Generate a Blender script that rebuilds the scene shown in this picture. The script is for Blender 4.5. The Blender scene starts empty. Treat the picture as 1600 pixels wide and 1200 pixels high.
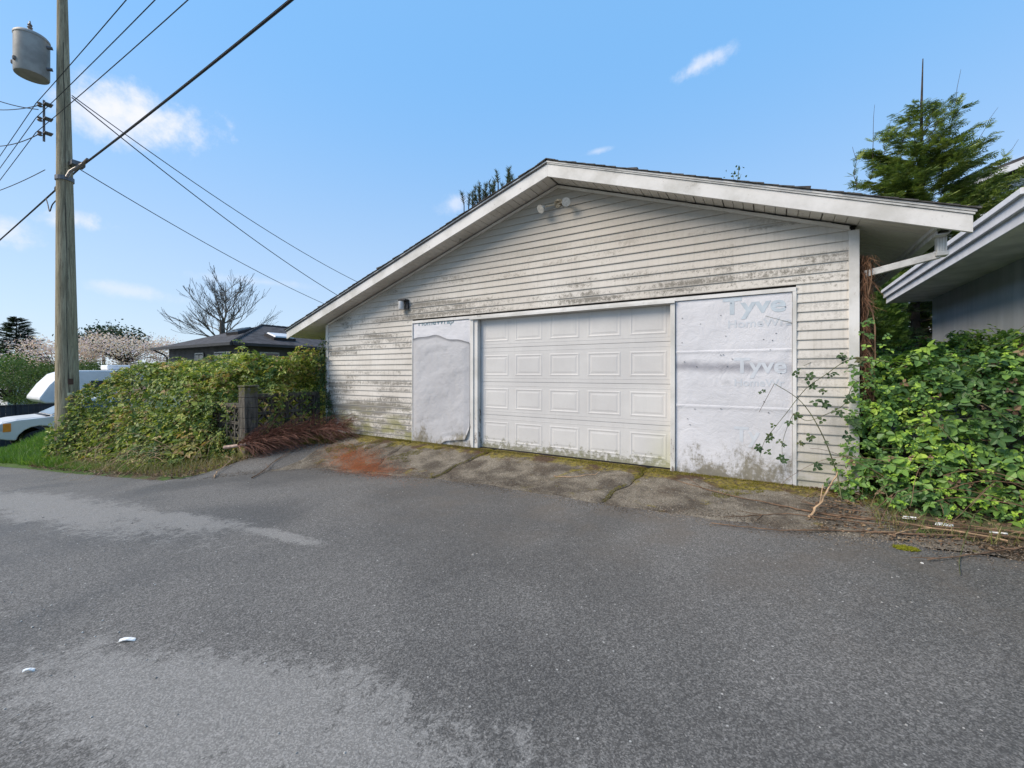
import bpy, math, random
import numpy as np
from mathutils import Vector, Matrix, noise as mnoise
R = math.radians
random.seed(11)
rng = np.random.default_rng(7)
scn = bpy.context.scene
col = scn.collection

# ------------------------------------------------------------------ camera
cam_d = bpy.data.cameras.new('camera')
cam_d.sensor_width = 36.0
cam_d.lens = 14.706
cam_d.shift_y = -0.01125
cam_d.clip_start = 0.05
cam_d.clip_end = 6000
cam = bpy.data.objects.new('camera', cam_d)
cam.location = (0, 0, 1.24)
cam.rotation_euler = (R(90), 0, R(31.66))
col.objects.link(cam)
scn.camera = cam

# ------------------------------------------------------------------ world and sun
SUN_EL, SUN_AZ = 43.0, 222.0          # azimuth clockwise from +Y
world = bpy.data.worlds.new('World')
scn.world = world
world.use_nodes = True
wt = world.node_tree
for n in list(wt.nodes):
    wt.nodes.remove(n)
def wn(t, **k):
    n = wt.nodes.new(t)
    for a, b in k.items():
        setattr(n, a, b)
    return n
def wl(a, b):
    wt.links.new(a, b)
w_out = wn('ShaderNodeOutputWorld')
w_bg = wn('ShaderNodeBackground')
w_bg.inputs['Strength'].default_value = 0.08
wl(w_bg.outputs[0], w_out.inputs[0])
sky = wn('ShaderNodeTexSky', sky_type='NISHITA')
sky.sun_disc = False
sky.sun_elevation = R(SUN_EL)
sky.sun_rotation = R(SUN_AZ)
sky.air_density = 1.0
sky.dust_density = 0.6
sky.ozone_density = 1.6
sky.altitude = 0
tc = wn('ShaderNodeTexCoord')
# thin high veil that whitens the air evenly
veil = wn('ShaderNodeMix', data_type='RGBA')
veil.inputs[0].default_value = 0.75
wl(sky.outputs[0], veil.inputs[6])
sepz = wn('ShaderNodeSeparateXYZ'); wl(tc.outputs['Generated'], sepz.inputs[0])
zr = wn('ShaderNodeMapRange', interpolation_type='SMOOTHSTEP'); wl(sepz.outputs[2], zr.inputs[0]); zr.inputs[1].default_value = -.02; zr.inputs[2].default_value = .62
vc = wn('ShaderNodeMix', data_type='RGBA'); wl(zr.outputs[0], vc.inputs[0]); vc.inputs[6].default_value = (3.0, 3.8, 4.9, 1); vc.inputs[7].default_value = (1.25, 3.05, 5.6, 1)
wl(vc.outputs[2], veil.inputs[7])
def wmath(op, a, b=None):
    m = wn('ShaderNodeMath', operation=op)
    for i, v in enumerate((a, b)):
        if v is None: continue
        if isinstance(v, (int, float)): m.inputs[i].default_value = v
        else: wl(v, m.inputs[i])
    return m.outputs[0]
sepd = wn('ShaderNodeSeparateXYZ')
wl(tc.outputs['Generated'], sepd.inputs[0])
# small fair-weather clouds, each about a direction of its own
ns = wn('ShaderNodeTexNoise'); ns.inputs['Scale'].default_value = 7.0; ns.inputs['Detail'].default_value = 9; ns.inputs['Roughness'].default_value = 0.6
wl(tc.outputs['Generated'], ns.inputs['Vector'])
ns2 = wn('ShaderNodeTexNoise'); ns2.inputs['Scale'].default_value = 26.0; ns2.inputs['Detail'].default_value = 8; ns2.inputs['Roughness'].default_value = 0.65
wl(tc.outputs['Generated'], ns2.inputs['Vector'])
nsum = wmath('ADD', wmath('MULTIPLY', wmath('SUBTRACT', ns.outputs[0], 0.5), 2.6), wmath('MULTIPLY', wmath('SUBTRACT', ns2.outputs[0], 0.5), 1.7))
CLOUDS = [((-1.24, .40, .60), .105, .040, 0, 1.0), ((-1.345, .34, .60), .075, .035, 0, .85), ((-1.43, .29, .365), .055, .022, 0, 1.0),
          ((-.145, 1.08, .73), .065, .018, .30, .75), ((-.64, .78, .40), .050, .026, .2, .55),
          ((-1.56, .21, .34), .05, .03, 0, .8), ((-1.32, .36, .20), .08, .016, -.1, .45), ((.50, 1.49, .49), .045, .02, .2, .8),
          ((-.35, .96, .53), .035, .007, .1, .4), ((-1.05, .55, .22), .12, .012, 0, .3),
          ((.4, -1.2, .7), .30, .12, 0, .9), ((1.3, -.2, .6), .25, .10, 0, .9), ((-1.2, -.9, .5), .25, .09, 0, .9), ((1.4, 1.0, .55), .16, .06, 0, .9)]
total = None
for (c, w, h, tilt, dens) in CLOUDS:
    cv = Vector(c).normalized()
    rt = cv.cross(Vector((0, 0, 1))).normalized(); up = rt.cross(cv)
    r2 = rt * math.cos(tilt) + up * math.sin(tilt); u2 = up * math.cos(tilt) - rt * math.sin(tilt)
    def dot(v):
        d = wn('ShaderNodeVectorMath', operation='DOT_PRODUCT')
        wl(tc.outputs['Generated'], d.inputs[0]); d.inputs[1].default_value = v
        return d.outputs['Value']
    a = wmath('POWER', wmath('ABSOLUTE', wmath('DIVIDE', dot(r2), w)), 2)
    b = wmath('POWER', wmath('ABSOLUTE', wmath('DIVIDE', dot(u2), h)), 2)
    rr = wmath('SQRT', wmath('ADD', a, b))
    val = wmath('ADD', wmath('SUBTRACT', 1.0, rr), nsum)
    front = wmath('GREATER_THAN', dot(cv), 0.0)
    mr = wn('ShaderNodeMapRange', interpolation_type='SMOOTHSTEP')
    wl(val, mr.inputs[0]); mr.inputs[1].default_value = -0.05; mr.inputs[2].default_value = 1.15
    mr.inputs[3].default_value = 0; mr.inputs[4].default_value = dens
    m = wmath('MULTIPLY', mr.outputs[0], front)
    total = m if total is None else wmath('MAXIMUM', total, m)
cm = wn('ShaderNodeMix', data_type='RGBA')
wl(total, cm.inputs[0]); wl(veil.outputs[2], cm.inputs[6]); cm.inputs[7].default_value = (4.9, 5.0, 5.5, 1)
wl(cm.outputs[2], w_bg.inputs['Color'])

sun_d = bpy.data.lights.new('sun', 'SUN')
sun_d.energy = 2.0
sun_d.angle = R(32)
sun_d.color = (1.0, .86, .70)
sun = bpy.data.objects.new('sun', sun_d)
az = R(SUN_AZ)
sdir = Vector((math.sin(az) * math.cos(R(SUN_EL)), math.cos(az) * math.cos(R(SUN_EL)), math.sin(R(SUN_EL))))
sun.rotation_euler = sdir.to_track_quat('Z', 'Y').to_euler()
col.objects.link(sun)
vs = scn.view_settings
vs.view_transform = 'Standard'; vs.look = 'None'; vs.gamma = 1; vs.use_curve_mapping = False
vs.exposure = 1.27

# ------------------------------------------------------------------ node helper
class NT:
    def __init__(s, name):
        s.m = bpy.data.materials.new(name); s.m.use_nodes = True
        s.t = s.m.node_tree; s.b = s.t.nodes['Principled BSDF']; s.out = s.t.nodes['Material Output']
        s.geo = s.t.nodes.new('ShaderNodeNewGeometry')
        s.pos = s.geo.outputs['Position']
        s.b.inputs['Specular IOR Level'].default_value = .3
    def n(s, t, **k):
        n = s.t.nodes.new(t)
        for a, b in k.items(): setattr(n, a, b)
        return n
    def l(s, a, b):
        if isinstance(a, (int, float)): b.default_value = a
        elif isinstance(a, tuple): b.default_value = a if len(a) == len(b.default_value) else a + (1,)
        else: s.t.links.new(a, b)
    def math(s, op, a, b=0.0, c=None):
        m = s.n('ShaderNodeMath', operation=op); s.l(a, m.inputs[0]); s.l(b, m.inputs[1])
        if c is not None: s.l(c, m.inputs[2])
        return m.outputs[0]
    def scale(s, v, sc):
        m = s.n('ShaderNodeVectorMath', operation='MULTIPLY'); s.l(v, m.inputs[0]); m.inputs[1].default_value = sc
        return m.outputs[0]
    def noise(s, sc, detail=4, rough=.55, v=None, dist=0):
        x = s.n('ShaderNodeTexNoise'); s.l(v if v is not None else s.pos, x.inputs['Vector'])
        x.inputs['Scale'].default_value = sc; x.inputs['Detail'].default_value = detail
        x.inputs['Roughness'].default_value = rough; x.inputs['Distortion'].default_value = dist
        return x.outputs[0]
    def vor(s, sc, v=None, feat='F1'):
        x = s.n('ShaderNodeTexVoronoi', feature=feat); s.l(v if v is not None else s.pos, x.inputs['Vector'])
        x.inputs['Scale'].default_value = sc
        return x
    def mr(s, v, a, b, c=0.0, d=1.0, smooth=True):
        x = s.n('ShaderNodeMapRange', interpolation_type='SMOOTHSTEP' if smooth else 'LINEAR')
        s.l(v, x.inputs[0])
        for i, q in zip((1, 2, 3, 4), (a, b, c, d)): x.inputs[i].default_value = q
        return x.outputs[0]
    def mix(s, f, a, b, mode='MIX'):
        x = s.n('ShaderNodeMix', data_type='RGBA', blend_type=mode)
        s.l(f, x.inputs[0]); s.l(a, x.inputs[6]); s.l(b, x.inputs[7])
        return x.outputs[2]
    def ramp(s, v, stops):
        x = s.n('ShaderNodeValToRGB'); s.l(v, x.inputs[0]); e = x.color_ramp.elements
        while len(e) < len(stops): e.new(.5)
        for q, (p, c) in zip(e, stops): q.position = p; q.color = c + (1,)
        return x.outputs[0]
    def xyz(s, v=None):
        x = s.n('ShaderNodeSeparateXYZ'); s.l(v if v is not None else s.pos, x.inputs[0]); return x.outputs
    def col(s, c): s.l(c, s.b.inputs['Base Color']); return s
    def rough(s, r): s.l(r, s.b.inputs['Roughness']); return s
    def metal(s, r): s.b.inputs['Metallic'].default_value = r; return s
    def spec(s, r): s.b.inputs['Specular IOR Level'].default_value = r; return s
    def bump(s, h, strength=.5, dist=.01):
        x = s.n('ShaderNodeBump'); x.inputs['Strength'].default_value = strength; x.inputs['Distance'].default_value = dist
        s.l(h, x.inputs['Height']); s.l(x.outputs[0], s.b.inputs['Normal']); return s

def simple(name, c, rough=.7, var=.12, sc=6, bump=.0, metal=0, spec=.3):
    t = NT(name)
    d = tuple(max(0, x * (1 - var * 1.6)) for x in c)
    e = tuple(min(1, x * (1 + var)) for x in c)
    n = t.noise(sc, 6, .6)
    t.col(t.mix(t.mr(n, .3, .7), d, e)).rough(rough).metal(metal).spec(spec)
    if bump: t.bump(t.noise(sc * 9, 4), bump, .004)
    return t.m

M = {}
def m_asphalt():
    t = NT('asphalt')
    x, y, z = t.xyz()
    fine = t.noise(70, 5, .85)
    v = t.vor(150); v2 = t.vor(62); v3 = t.vor(24)
    big = t.noise(.55, 5, .55, dist=.6)
    base = t.mix(t.mr(big, .35, .65), (.090, .086, .080), (.132, .126, .117))
    # single stones of the aggregate, each with its own tone
    a1 = t.xyz(t.vor(190).outputs['Color'])[0]; a2 = t.xyz(t.vor(105).outputs['Color'])[1]
    tone = t.math('ADD', t.math('MULTIPLY', t.math('POWER', a1, 2.2), 1.05), t.math('MULTIPLY', t.math('POWER', a2, 3.0), .65))
    tone = t.math('ADD', .52, tone)
    tc3 = t.n('ShaderNodeCombineXYZ'); [t.l(tone, q) for q in tc3.inputs]
    base = t.mix(1.0, base, tc3.outputs[0], 'MULTIPLY')
    base = t.mix(t.mr(fine, .60, .72, 0, .5), base, (.045, .044, .043))
    sp3 = t.xyz(v3.outputs['Color'])
    spk3 = t.math('MULTIPLY', t.mr(v3.outputs['Distance'], .17, .08), t.mr(sp3[1], .86, .90))
    base = t.mix(t.math('MULTIPLY', spk3, .8), base, (.45, .44, .41))
    pit = t.mr(v.outputs['Distance'], .0, .45)
    # pale worn / dusty patches
    def blob(cx, cy, rx, ry, ang):
        ca, sa = math.cos(ang), math.sin(ang)
        dx = t.math('SUBTRACT', x, cx); dy = t.math('SUBTRACT', y, cy)
        a = t.math('DIVIDE', t.math('ADD', t.math('MULTIPLY', dx, ca), t.math('MULTIPLY', dy, sa)), rx)
        b = t.math('DIVIDE', t.math('SUBTRACT', t.math('MULTIPLY', dy, ca), t.math('MULTIPLY', dx, sa)), ry)
        return t.math('SUBTRACT', 1.0, t.math('SQRT', t.math('ADD', t.math('MULTIPLY', a, a), t.math('MULTIPLY', b, b))))
    m = blob(-1.85, .85, 1.25, .34, .27)
    for b in [(-7.6, 1.42, 3.0, .42, .08), (-5.4, 1.80, 1.3, .20, .16), (-3.7, 2.1, .55, .09, .08), (-13, .9, 4, .6, 0), (1.9, 3.1, .5, .12, .1), (-.6, -.9, 1.6, .5, .2), (3.5, 1.2, 1.2, .3, -.2)]:
        m = t.math('MAXIMUM', m, blob(*b))
    br = t.noise(20, 9, .8, v=t.scale(t.pos, (1.3, .8, 1)), dist=.8)
    br2 = t.noise(1.4, 6, .65); br3 = t.noise(5, 5, .65)
    mm = t.math('ADD', t.math('MULTIPLY', m, 1.15), t.math('ADD', t.math('MULTIPLY', t.math('SUBTRACT', br, .5), 3.6), t.math('ADD', t.math('MULTIPLY', t.math('SUBTRACT', br2, .5), 1.6), t.math('MULTIPLY', t.math('SUBTRACT', br3, .5), 1.6))))
    mask = t.mr(mm, -.05, .35)
    dusty = t.mix(t.math('POWER', a1, 1.3), (.170, .164, .152), (.32, .308, .288))
    base = t.mix(t.math('MULTIPLY', mask, .72), base, dusty)
    # warm grit near the garage side of the lane
    warm = t.math('MULTIPLY', t.mr(y, 2.0, 4.2), t.mr(t.noise(2.2, 5, .6), .40, .68))
    warm = t.math('MULTIPLY', warm, t.mr(x, -7.0, -2.5))
    base = t.mix(t.math('MULTIPLY', warm, .5), base, (.115, .095, .075))
    t.col(base).rough(t.mr(big, .3, .7, .62, .85))
    h = t.math('ADD', t.math('MULTIPLY', a1, .5), t.math('ADD', t.math('MULTIPLY', fine, .6), t.math('MULTIPLY', t.noise(28, 3), .5)))
    t.bump(h, .6, .005); t.spec(.35)
    return t.m
M['asphalt'] = m_asphalt()

def m_apron():
    t = NT('mossy_concrete')
    x, y, z = t.xyz()
    n1 = t.noise(3.0, 7, .65, dist=.4); f = t.noise(70, 4, .75); n2 = t.noise(1.2, 4, .6)
    c = t.mix(t.mr(n1, .35, .65), (.075, .063, .050), (.20, .178, .145))
    c = t.mix(t.mr(f, .35, .68), t.mix(1.0, c, (.55, .54, .53), 'MULTIPLY'), t.mix(1.0, c, (1.5, 1.48, 1.4), 'MULTIPLY'))
    v = t.vor(48); s = t.xyz(v.outputs['Color'])
    c = t.mix(t.math('MULTIPLY', t.math('MULTIPLY', t.mr(v.outputs['Distance'], .32, .15), t.mr(s[0], .62, .72)), .6), c, (.36, .34, .30))
    # moss: thick by the wall, patches elsewhere
    near = t.mr(y, 5.0, 5.5)
    moss = t.math('ADD', t.math('MULTIPLY', near, .34), t.noise(2.6, 8, .68, dist=.8))
    mk = t.mr(moss, .57, .69)
    mc = t.mix(t.mr(t.noise(22, 5, .75), .35, .65), (.040, .034, .010), (.26, .21, .022))
    mc = t.mix(t.mr(t.noise(1.9, 3), .48, .6), mc, (.065, .034, .016))
    c = t.mix(t.math('MULTIPLY', mk, .85), c, mc)
    c = t.mix(t.math('MULTIPLY', t.mr(t.noise(1.7, 6, .7, dist=.5), .52, .66), .5), c, (.060, .042, .028))
    t.col(c).rough(.93).bump(t.math('ADD', f, t.math('MULTIPLY', mk, t.noise(60, 3))), .9, .010)
    return t.m
M['apron'] = m_apron()

def m_soil():
    t = NT('earth_and_grass')
    x, y, z = t.xyz()
    n = t.noise(2.2, 7, .65); f = t.noise(30, 4, .7); big = t.noise(.25, 4, .6)
    c = t.mix(t.mr(n, .35, .65), (.055, .040, .025), (.11, .085, .05))
    g = t.mix(f, (.030, .060, .012), (.085, .135, .030))
    far = t.mr(x, -9.5, -14)
    mk = t.mr(t.math('ADD', n, t.math('MULTIPLY', far, .5)), .52, .62)
    c = t.mix(mk, c, g)
    ms = t.math('MULTIPLY', t.mr(t.math('ABSOLUTE', t.math('ADD', x, 7.6)), 1.6, .6), t.mr(t.math('ABSOLUTE', t.math('SUBTRACT', y, 4.3)), 1.5, .7))
    c = t.mix(t.math('MULTIPLY', ms, t.mr(t.noise(4, 5), .42, .55)), c, t.mix(f, (.07, .08, .010), (.19, .18, .02)))
    t.col(c).rough(.95).bump(f, .8, .02)
    return t.m
M['soil'] = m_soil()

def m_siding(green=True):
    t = NT('weathered_lap_siding')
    x, y, z = t.xyz()
    base = t.mix(t.mr(t.noise(.8, 4), .35, .65), (.50, .47, .425), (.60, .575, .53))
    # position inside one course (0 at its lower edge)
    cr = t.math('FRACT', t.math('DIVIDE', t.math('ADD', z, .03), .1016))
    # soft vertical rain streaks
    st = t.noise(6, 6, .65, v=t.scale(t.pos, (6, 1, .5)))
    base = t.mix(t.math('MULTIPLY', t.mr(st, .45, .75), .35), base, (.32, .30, .25))
    # black mildew, small vertical dabs, gathered in patches along a board
    dab = t.math('ADD', t.math('MULTIPLY', t.noise(13, 6, .75, v=t.scale(t.pos, (1.5, 1, .9))), .5), t.math('MULTIPLY', t.noise(48, 5, .8), .5))
    patch = t.noise(.9, 6, .68, v=t.scale(t.pos, (1, 1, 2.6)), dist=.8)
    row = t.noise(1.0, 1, .5, v=t.scale(t.pos, (.35, 1, 7.5)))
    low = t.mr(z, 1.9, .2)
    left = t.mr(x, -4.8, -5.8)
    amt = t.math('ADD', t.math('MULTIPLY', t.math('MULTIPLY', low, left), .15), t.math('MULTIPLY', t.mr(t.math('ABSOLUTE', t.math('SUBTRACT', z, 2.35)), .35, .1), .075))
    k = t.math('ADD', t.math('ADD', dab, t.math('MULTIPLY', patch, .75)), t.math('ADD', amt, t.math('MULTIPLY', row, .50)))
    mask = t.mr(k, 1.155, 1.33)
    mask = t.math('MULTIPLY', mask, t.mr(cr, 1.0, .70))
    mask = t.math('MULTIPLY', mask, t.mr(cr, .0, .22, .35, 1))
    mask = t.math('MULTIPLY', mask, t.mr(z, 3.25, 2.75, .12, 1))
    mask = t.math('MULTIPLY', mask, t.math('MAXIMUM', t.mr(z, 2.0, 2.15), t.mr(x, -5.0, -5.4, .45, 1)))
    base = t.mix(t.math('MULTIPLY', mask, .85), base, (.10, .092, .075))
    speck = t.math('MULTIPLY', t.mr(t.noise(60, 4, .8), .60, .70), t.mr(patch, .45, .6))
    base = t.mix(t.math('MULTIPLY', speck, .6), base, (.14, .12, .09))
    # gable browns towards the peak: grime, plus overhang shade painted into the colour
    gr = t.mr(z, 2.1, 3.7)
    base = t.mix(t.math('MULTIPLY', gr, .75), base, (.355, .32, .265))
    # algae near the ground
    alg = t.math('MULTIPLY', t.mr(z, .75, .1), t.mr(t.noise(2.4, 6, .65, v=t.scale(t.pos, (1, 1, 2.2))), .42, .62))
    algc = t.mix(t.noise(9, 3), (.17, .17, .05), (.27, .26, .12))
    base = t.mix(t.math('MULTIPLY', alg, t.mr(x, -1, -5.4, .35, .85)), base, algc)
    t.col(base).rough(.62).bump(t.noise(60, 4), .25, .003)
    return t.m
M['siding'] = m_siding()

def m_trim(name='weathered_white_trim', c1=(.52, .51, .48), c2=(.68, .67, .65)):
    t = NT(name)
    n = t.noise(1.7, 7, .65); f = t.noise(24, 6, .75)
    c = t.mix(t.mr(n, .35, .6), c1, c2)
    dirt = t.mr(t.math('ADD', t.noise(2.6, 6, .7), t.math('MULTIPLY', f, .4)), .80, .95)
    c = t.mix(t.math('MULTIPLY', dirt, .6), c, (.22, .21, .18))
    c = t.mix(t.math('MULTIPLY', t.mr(f, .62, .72), .45), c, (.16, .15, .12))
    t.col(c).rough(.6).bump(f, .25, .003)
    return t.m
M['trim'] = m_trim()
M['soffit'] = m_trim('dull_soffit', (.56, .53, .48), (.68, .65, .60))
def m_jamb():
    t = NT('flaking_painted_jamb')
    x, y, z = t.xyz()
    n = t.noise(9, 7, .75, v=t.scale(t.pos, (2, 1, .5)))
    c = t.mix(t.mr(t.noise(2, 5), .35, .65), (.50, .49, .46), (.64, .63, .60))
    k = t.mr(t.math('ADD', n, t.math('MULTIPLY', t.mr(z, 1.2, 0), .14)), .64, .72)
    c = t.mix(t.math('MULTIPLY', k, .9), c, (.13, .10, .075))
    t.col(c).rough(.7).bump(n, .4, .004)
    return t.m
M['jamb'] = m_jamb()

def m_wrap(name, grey, bluish):
    t = NT(name)
    x, y, z = t.xyz()
    n = t.noise(1.3, 6, .6); f = t.noise(40, 4, .7); cr = t.noise(5, 8, .7, dist=1.2)
    c = t.mix(t.mr(n, .35, .65), tuple(a * .90 for a in grey), grey)
    c = t.mix(t.mr(cr, .5, .72, 0, .35), c, bluish)
    specks = t.math('MULTIPLY', t.mr(t.noise(28, 5, .75), .66, .73), .7)
    c = t.mix(specks, c, (.20, .19, .18))
    # mildew climbing from the ground in vertical tufts
    tuft = t.math('ADD', t.math('MULTIPLY', t.noise(9, 8, .8, v=t.scale(t.pos, (1.7, 1, .8))), .6), t.math('MULTIPLY', t.noise(30, 7, .8), .4))
    hgt = t.math('SUBTRACT', t.mr(z, .62, .0, 0, 1, False), .52)
    k = t.math('ADD', t.math('MULTIPLY', t.math('SUBTRACT', tuft, .5), 3.0), t.math('ADD', hgt, t.math('MULTIPLY', t.math('SUBTRACT', t.noise(2.2, 4), .55), 2.2)))
    c = t.mix(t.mr(k, -.05, .55, 0, .85), c, t.mix(t.noise(14, 5), (.07, .06, .035), (.24, .21, .13)))
    if name == 'white_house_wrap':
        # long grey damp mark across the middle of the panel
        band = t.mr(t.math('ABSOLUTE', t.math('SUBTRACT', z, t.math('ADD', 1.30, t.math('MULTIPLY', t.math('SUBTRACT', t.noise(3, 4), .5), .12)))), .10, .0)
        c = t.mix(t.math('MULTIPLY', band, t.mr(t.noise(2.5, 5, .6), .3, .6, .45, .9)), c, (.25, .25, .28))
        b2 = t.math('MULTIPLY', t.mr(t.math('ABSOLUTE', t.math('SUBTRACT', z, 1.13)), .12, .0), t.mr(t.noise(2.2, 5, .7), .52, .66))
        c = t.mix(t.math('MULTIPLY', b2, .4), c, (.28, .28, .28))
    t.col(c).rough(.55).bump(t.math('ADD', t.math('MULTIPLY', cr, 1.0), t.math('MULTIPLY', f, .25)), .5, .02)
    return t.m
M['wrap_white'] = m_wrap('white_house_wrap', (.62, .62, .645), (.56, .565, .60))
M['wrap_grey'] = m_wrap('grey_faded_wrap', (.45, .45, .465), (.36, .36, .38))
M['wrap_print'] = simple('faded_blue_print', (.47, .53, .58), .6, .08, 9)
M['wrap_print_faint'] = simple('very_faded_blue_print', (.54, .57, .61), .6, .05, 9)
M['wrap_print_dark'] = simple('teal_print', (.16, .24, .28), .6, .3, 30)

def m_door():
    t = NT('white_steel_door')
    x, y, z = t.xyz()
    c = t.mix(t.mr(t.noise(1.2, 6, .6), .35, .65), (.52, .51, .50), (.585, .575, .56))
    st = t.noise(5, 6, .7, v=t.scale(t.pos, (5, 1, .6)))
    c = t.mix(t.mr(st, .5, .8, 0, .22), c, (.36, .36, .34))
    k = t.math('ADD', t.noise(8, 7, .72, v=t.scale(t.pos, (1.5, 1, 1.6))), t.mr(z, .36, .02, 0, .42, False))
    c = t.mix(t.mr(k, .74, .92, 0, .8), c, t.mix(t.noise(6, 3), (.15, .16, .06), (.17, .15, .11)))
    k2 = t.math('MULTIPLY', t.mr(x, -1.5, -1.05), t.mr(z, .7, .1))
    c = t.mix(t.math('MULTIPLY', k2, .4), c, (.46, .48, .27))
    c = t.mix(t.math('MULTIPLY', t.mr(t.noise(45, 3, .8), .68, .74), .5), c, (.25, .23, .2))
    t.col(c).rough(.45).bump(t.noise(90, 2), .12, .002)
    return t.m
M['door'] = m_door()
M['shingle'] = simple('asphalt_shingles', (.085, .082, .080), .9, .35, 14, .6)
M['shingle_far'] = simple('dark_grey_shingles', (.060, .058, .062), .9, .3, 3, .5)
M['metal_white'] = simple('white_painted_gutter', (.55, .55, .53), .45, .18, 8, .1)
M['lamp_black'] = simple('black_lamp_metal', (.03, .03, .032), .5)
M['frost'] = simple('frosted_lamp_glass', (.62, .62, .62), .3, .05)
M['flood'] = simple('aged_ivory_lamp', (.50, .42, .30), .5, .35, 40)
M['flood_glass'] = simple('dull_flood_lens', (.60, .58, .53), .25, .15, 40, spec=.5)
def m_stucco():
    t = NT('blue_grey_stucco')
    st = t.noise(2, 6, .65, v=t.scale(t.pos, (3, 3, .35)))
    c = t.mix(t.mr(st, .3, .7), (.40, .44, .48), (.50, .54, .58))
    c = t.mix(t.mr(t.noise(1.0, 5), .4, .7, 0, .35), c, (.33, .34, .36))
    t.col(c).rough(.9).bump(t.noise(90, 4, .7), .8, .006)
    return t.m
M['stucco'] = m_stucco()
M['fascia_blue'] = simple('pale_blue_white_fascia', (.66, .67, .70), .5, .08, 3)
M['soffit_grey'] = simple('grey_soffit', (.78, .76, .75), .7, .12, 3)
def m_pole():
    t = NT('grey_weathered_pole')
    g = t.noise(10, 8, .72, v=t.scale(t.pos, (3.2, 3.2, .16)), dist=.3)
    c = t.mix(t.mr(g, .33, .67), (.17, .135, .085), (.46, .39, .26))
    c = t.mix(t.mr(t.noise(1.1, 5), .4, .7, 0, .5), c, (.27, .225, .14))
    v = t.noise(42, 5, .7, v=t.scale(t.pos, (1, 1, .12)))
    c = t.mix(t.mr(v, .60, .68, 0, .7), c, (.05, .038, .025))
    t.col(c).rough(.9).bump(t.math('ADD', g, t.math('MULTIPLY', v, .5)), .8, .02)
    return t.m
M['pole'] = m_pole()
M['transformer'] = simple('transformer_grey_paint', (.33, .32, .30), .5, .15, 3)
M['bracket'] = simple('galvanised_steel', (.16, .16, .17), .5, .2, 20, metal=.5)
M['insulator'] = simple('brown_porcelain', (.22, .17, .14), .3, .2, 20)
M['cable'] = simple('black_cable', (.012, .012, .014), .6)
M['wire'] = simple('dark_wire', (.03, .032, .036), .6)
M['tag'] = simple('cream_tag', (.70, .64, .40), .6)
M['rust'] = simple('rusty_tag', (.09, .045, .03), .7)
def m_block():
    t = NT('old_concrete_block')
    x, y, z = t.xyz()
    st = t.noise(4, 6, .68, v=t.scale(t.pos, (4, 4, .6)))
    c = t.mix(t.mr(st, .3, .7), (.030, .028, .025), (.15, .135, .11))
    mk = t.math('ADD', t.noise(6, 5, .65), t.mr(z, .3, -.35, 0, .25))
    c = t.mix(t.mr(mk, .60, .72, 0, .75), c, (.17, .17, .03))
    c = t.mix(t.math('MULTIPLY', t.mr(z, .78, .9), t.mr(t.noise(12, 4), .4, .6)), c, (.09, .09, .02))
    t.col(c).rough(.95).bump(t.noise(50, 4, .7), .9, .01)
    return t.m
M['block'] = m_block()

def m_leaf(name, stops, transl=.3, rough=.5, objrand=False):
    t = NT(name)
    if objrand:
        oi = t.n('ShaderNodeObjectInfo'); r = oi.outputs['Random']
    else:
        r = t.geo.outputs['Random Per Island']
    big = t.noise(1.3, 4, .6)
    v = t.math('ADD', t.math('MULTIPLY', r, .62), t.math('MULTIPLY', t.mr(big, .3, .7), .38))
    c = t.ramp(v, stops)
    t.col(c).rough(rough).spec(.35)
    tr = t.n('ShaderNodeBsdfTranslucent'); t.l(t.mix(1.0, c, (1.15, 1.25, .7), 'MULTIPLY'), tr.inputs[0])
    mx = t.n('ShaderNodeMixShader'); mx.inputs[0].default_value = transl
    t.l(t.b.outputs[0], mx.inputs[1]); t.l(tr.outputs[0], mx.inputs[2]); t.l(mx.outputs[0], t.out.inputs[0])
    return t.m
RAMP_R = [(0, (.035, .075, .026)), (.26, (.070, .145, .045)), (.50, (.115, .22, .065)), (.68, (.18, .32, .07)), (.84, (.30, .46, .07)), (1, (.42, .56, .10))]
RAMP_L = [(0, (.032, .065, .022)), (.20, (.075, .135, .04)), (.40, (.14, .20, .05)), (.56, (.27, .33, .07)), (.68, (.38, .43, .09)), (.82, (.37, .23, .12)), (1, (.50, .50, .14))]
M['leaf_r'] = m_leaf('bramble_leaf_green', RAMP_R, .28, .42)
M['leaf_r_obj'] = m_leaf('bramble_leaf_green_single', RAMP_R, .28, .42, True)
M['leaf_l'] = m_leaf('bramble_leaf_olive', RAMP_L, .3, .5)
M['leaf_l_obj'] = m_leaf('bramble_leaf_olive_single', RAMP_L, .3, .5, True)
M['leaf_tip'] = m_leaf('bramble_leaf_lime', [(0, (.18, .34, .04)), (.5, (.30, .48, .05)), (1, (.46, .60, .10))], .3, .5)
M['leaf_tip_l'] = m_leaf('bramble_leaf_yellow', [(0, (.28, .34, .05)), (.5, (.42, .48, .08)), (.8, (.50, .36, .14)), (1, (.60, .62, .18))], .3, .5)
M['leaf_dull'] = m_leaf('bramble_leaf_dull', [(0, (.03, .06, .025)), (.5, (.05, .09, .035)), (.8, (.08, .11, .04)), (1, (.12, .07, .04))], .25, .5, True)
M['leaf_ivy'] = m_leaf('ivy_leaf', [(0, (.02, .045, .02)), (.6, (.045, .095, .035)), (1, (.10, .17, .045))], .25)
M['litter'] = m_leaf('dead_leaves', [(0, (.05, .03, .02)), (.4, (.13, .08, .05)), (.8, (.24, .17, .10)), (1, (.34, .29, .22))], .1, .8)
M['grass'] = m_leaf('lush_grass', [(0, (.045, .095, .015)), (.5, (.10, .20, .028)), (.85, (.17, .29, .045)), (1, (.30, .28, .10))], .35)
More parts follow.
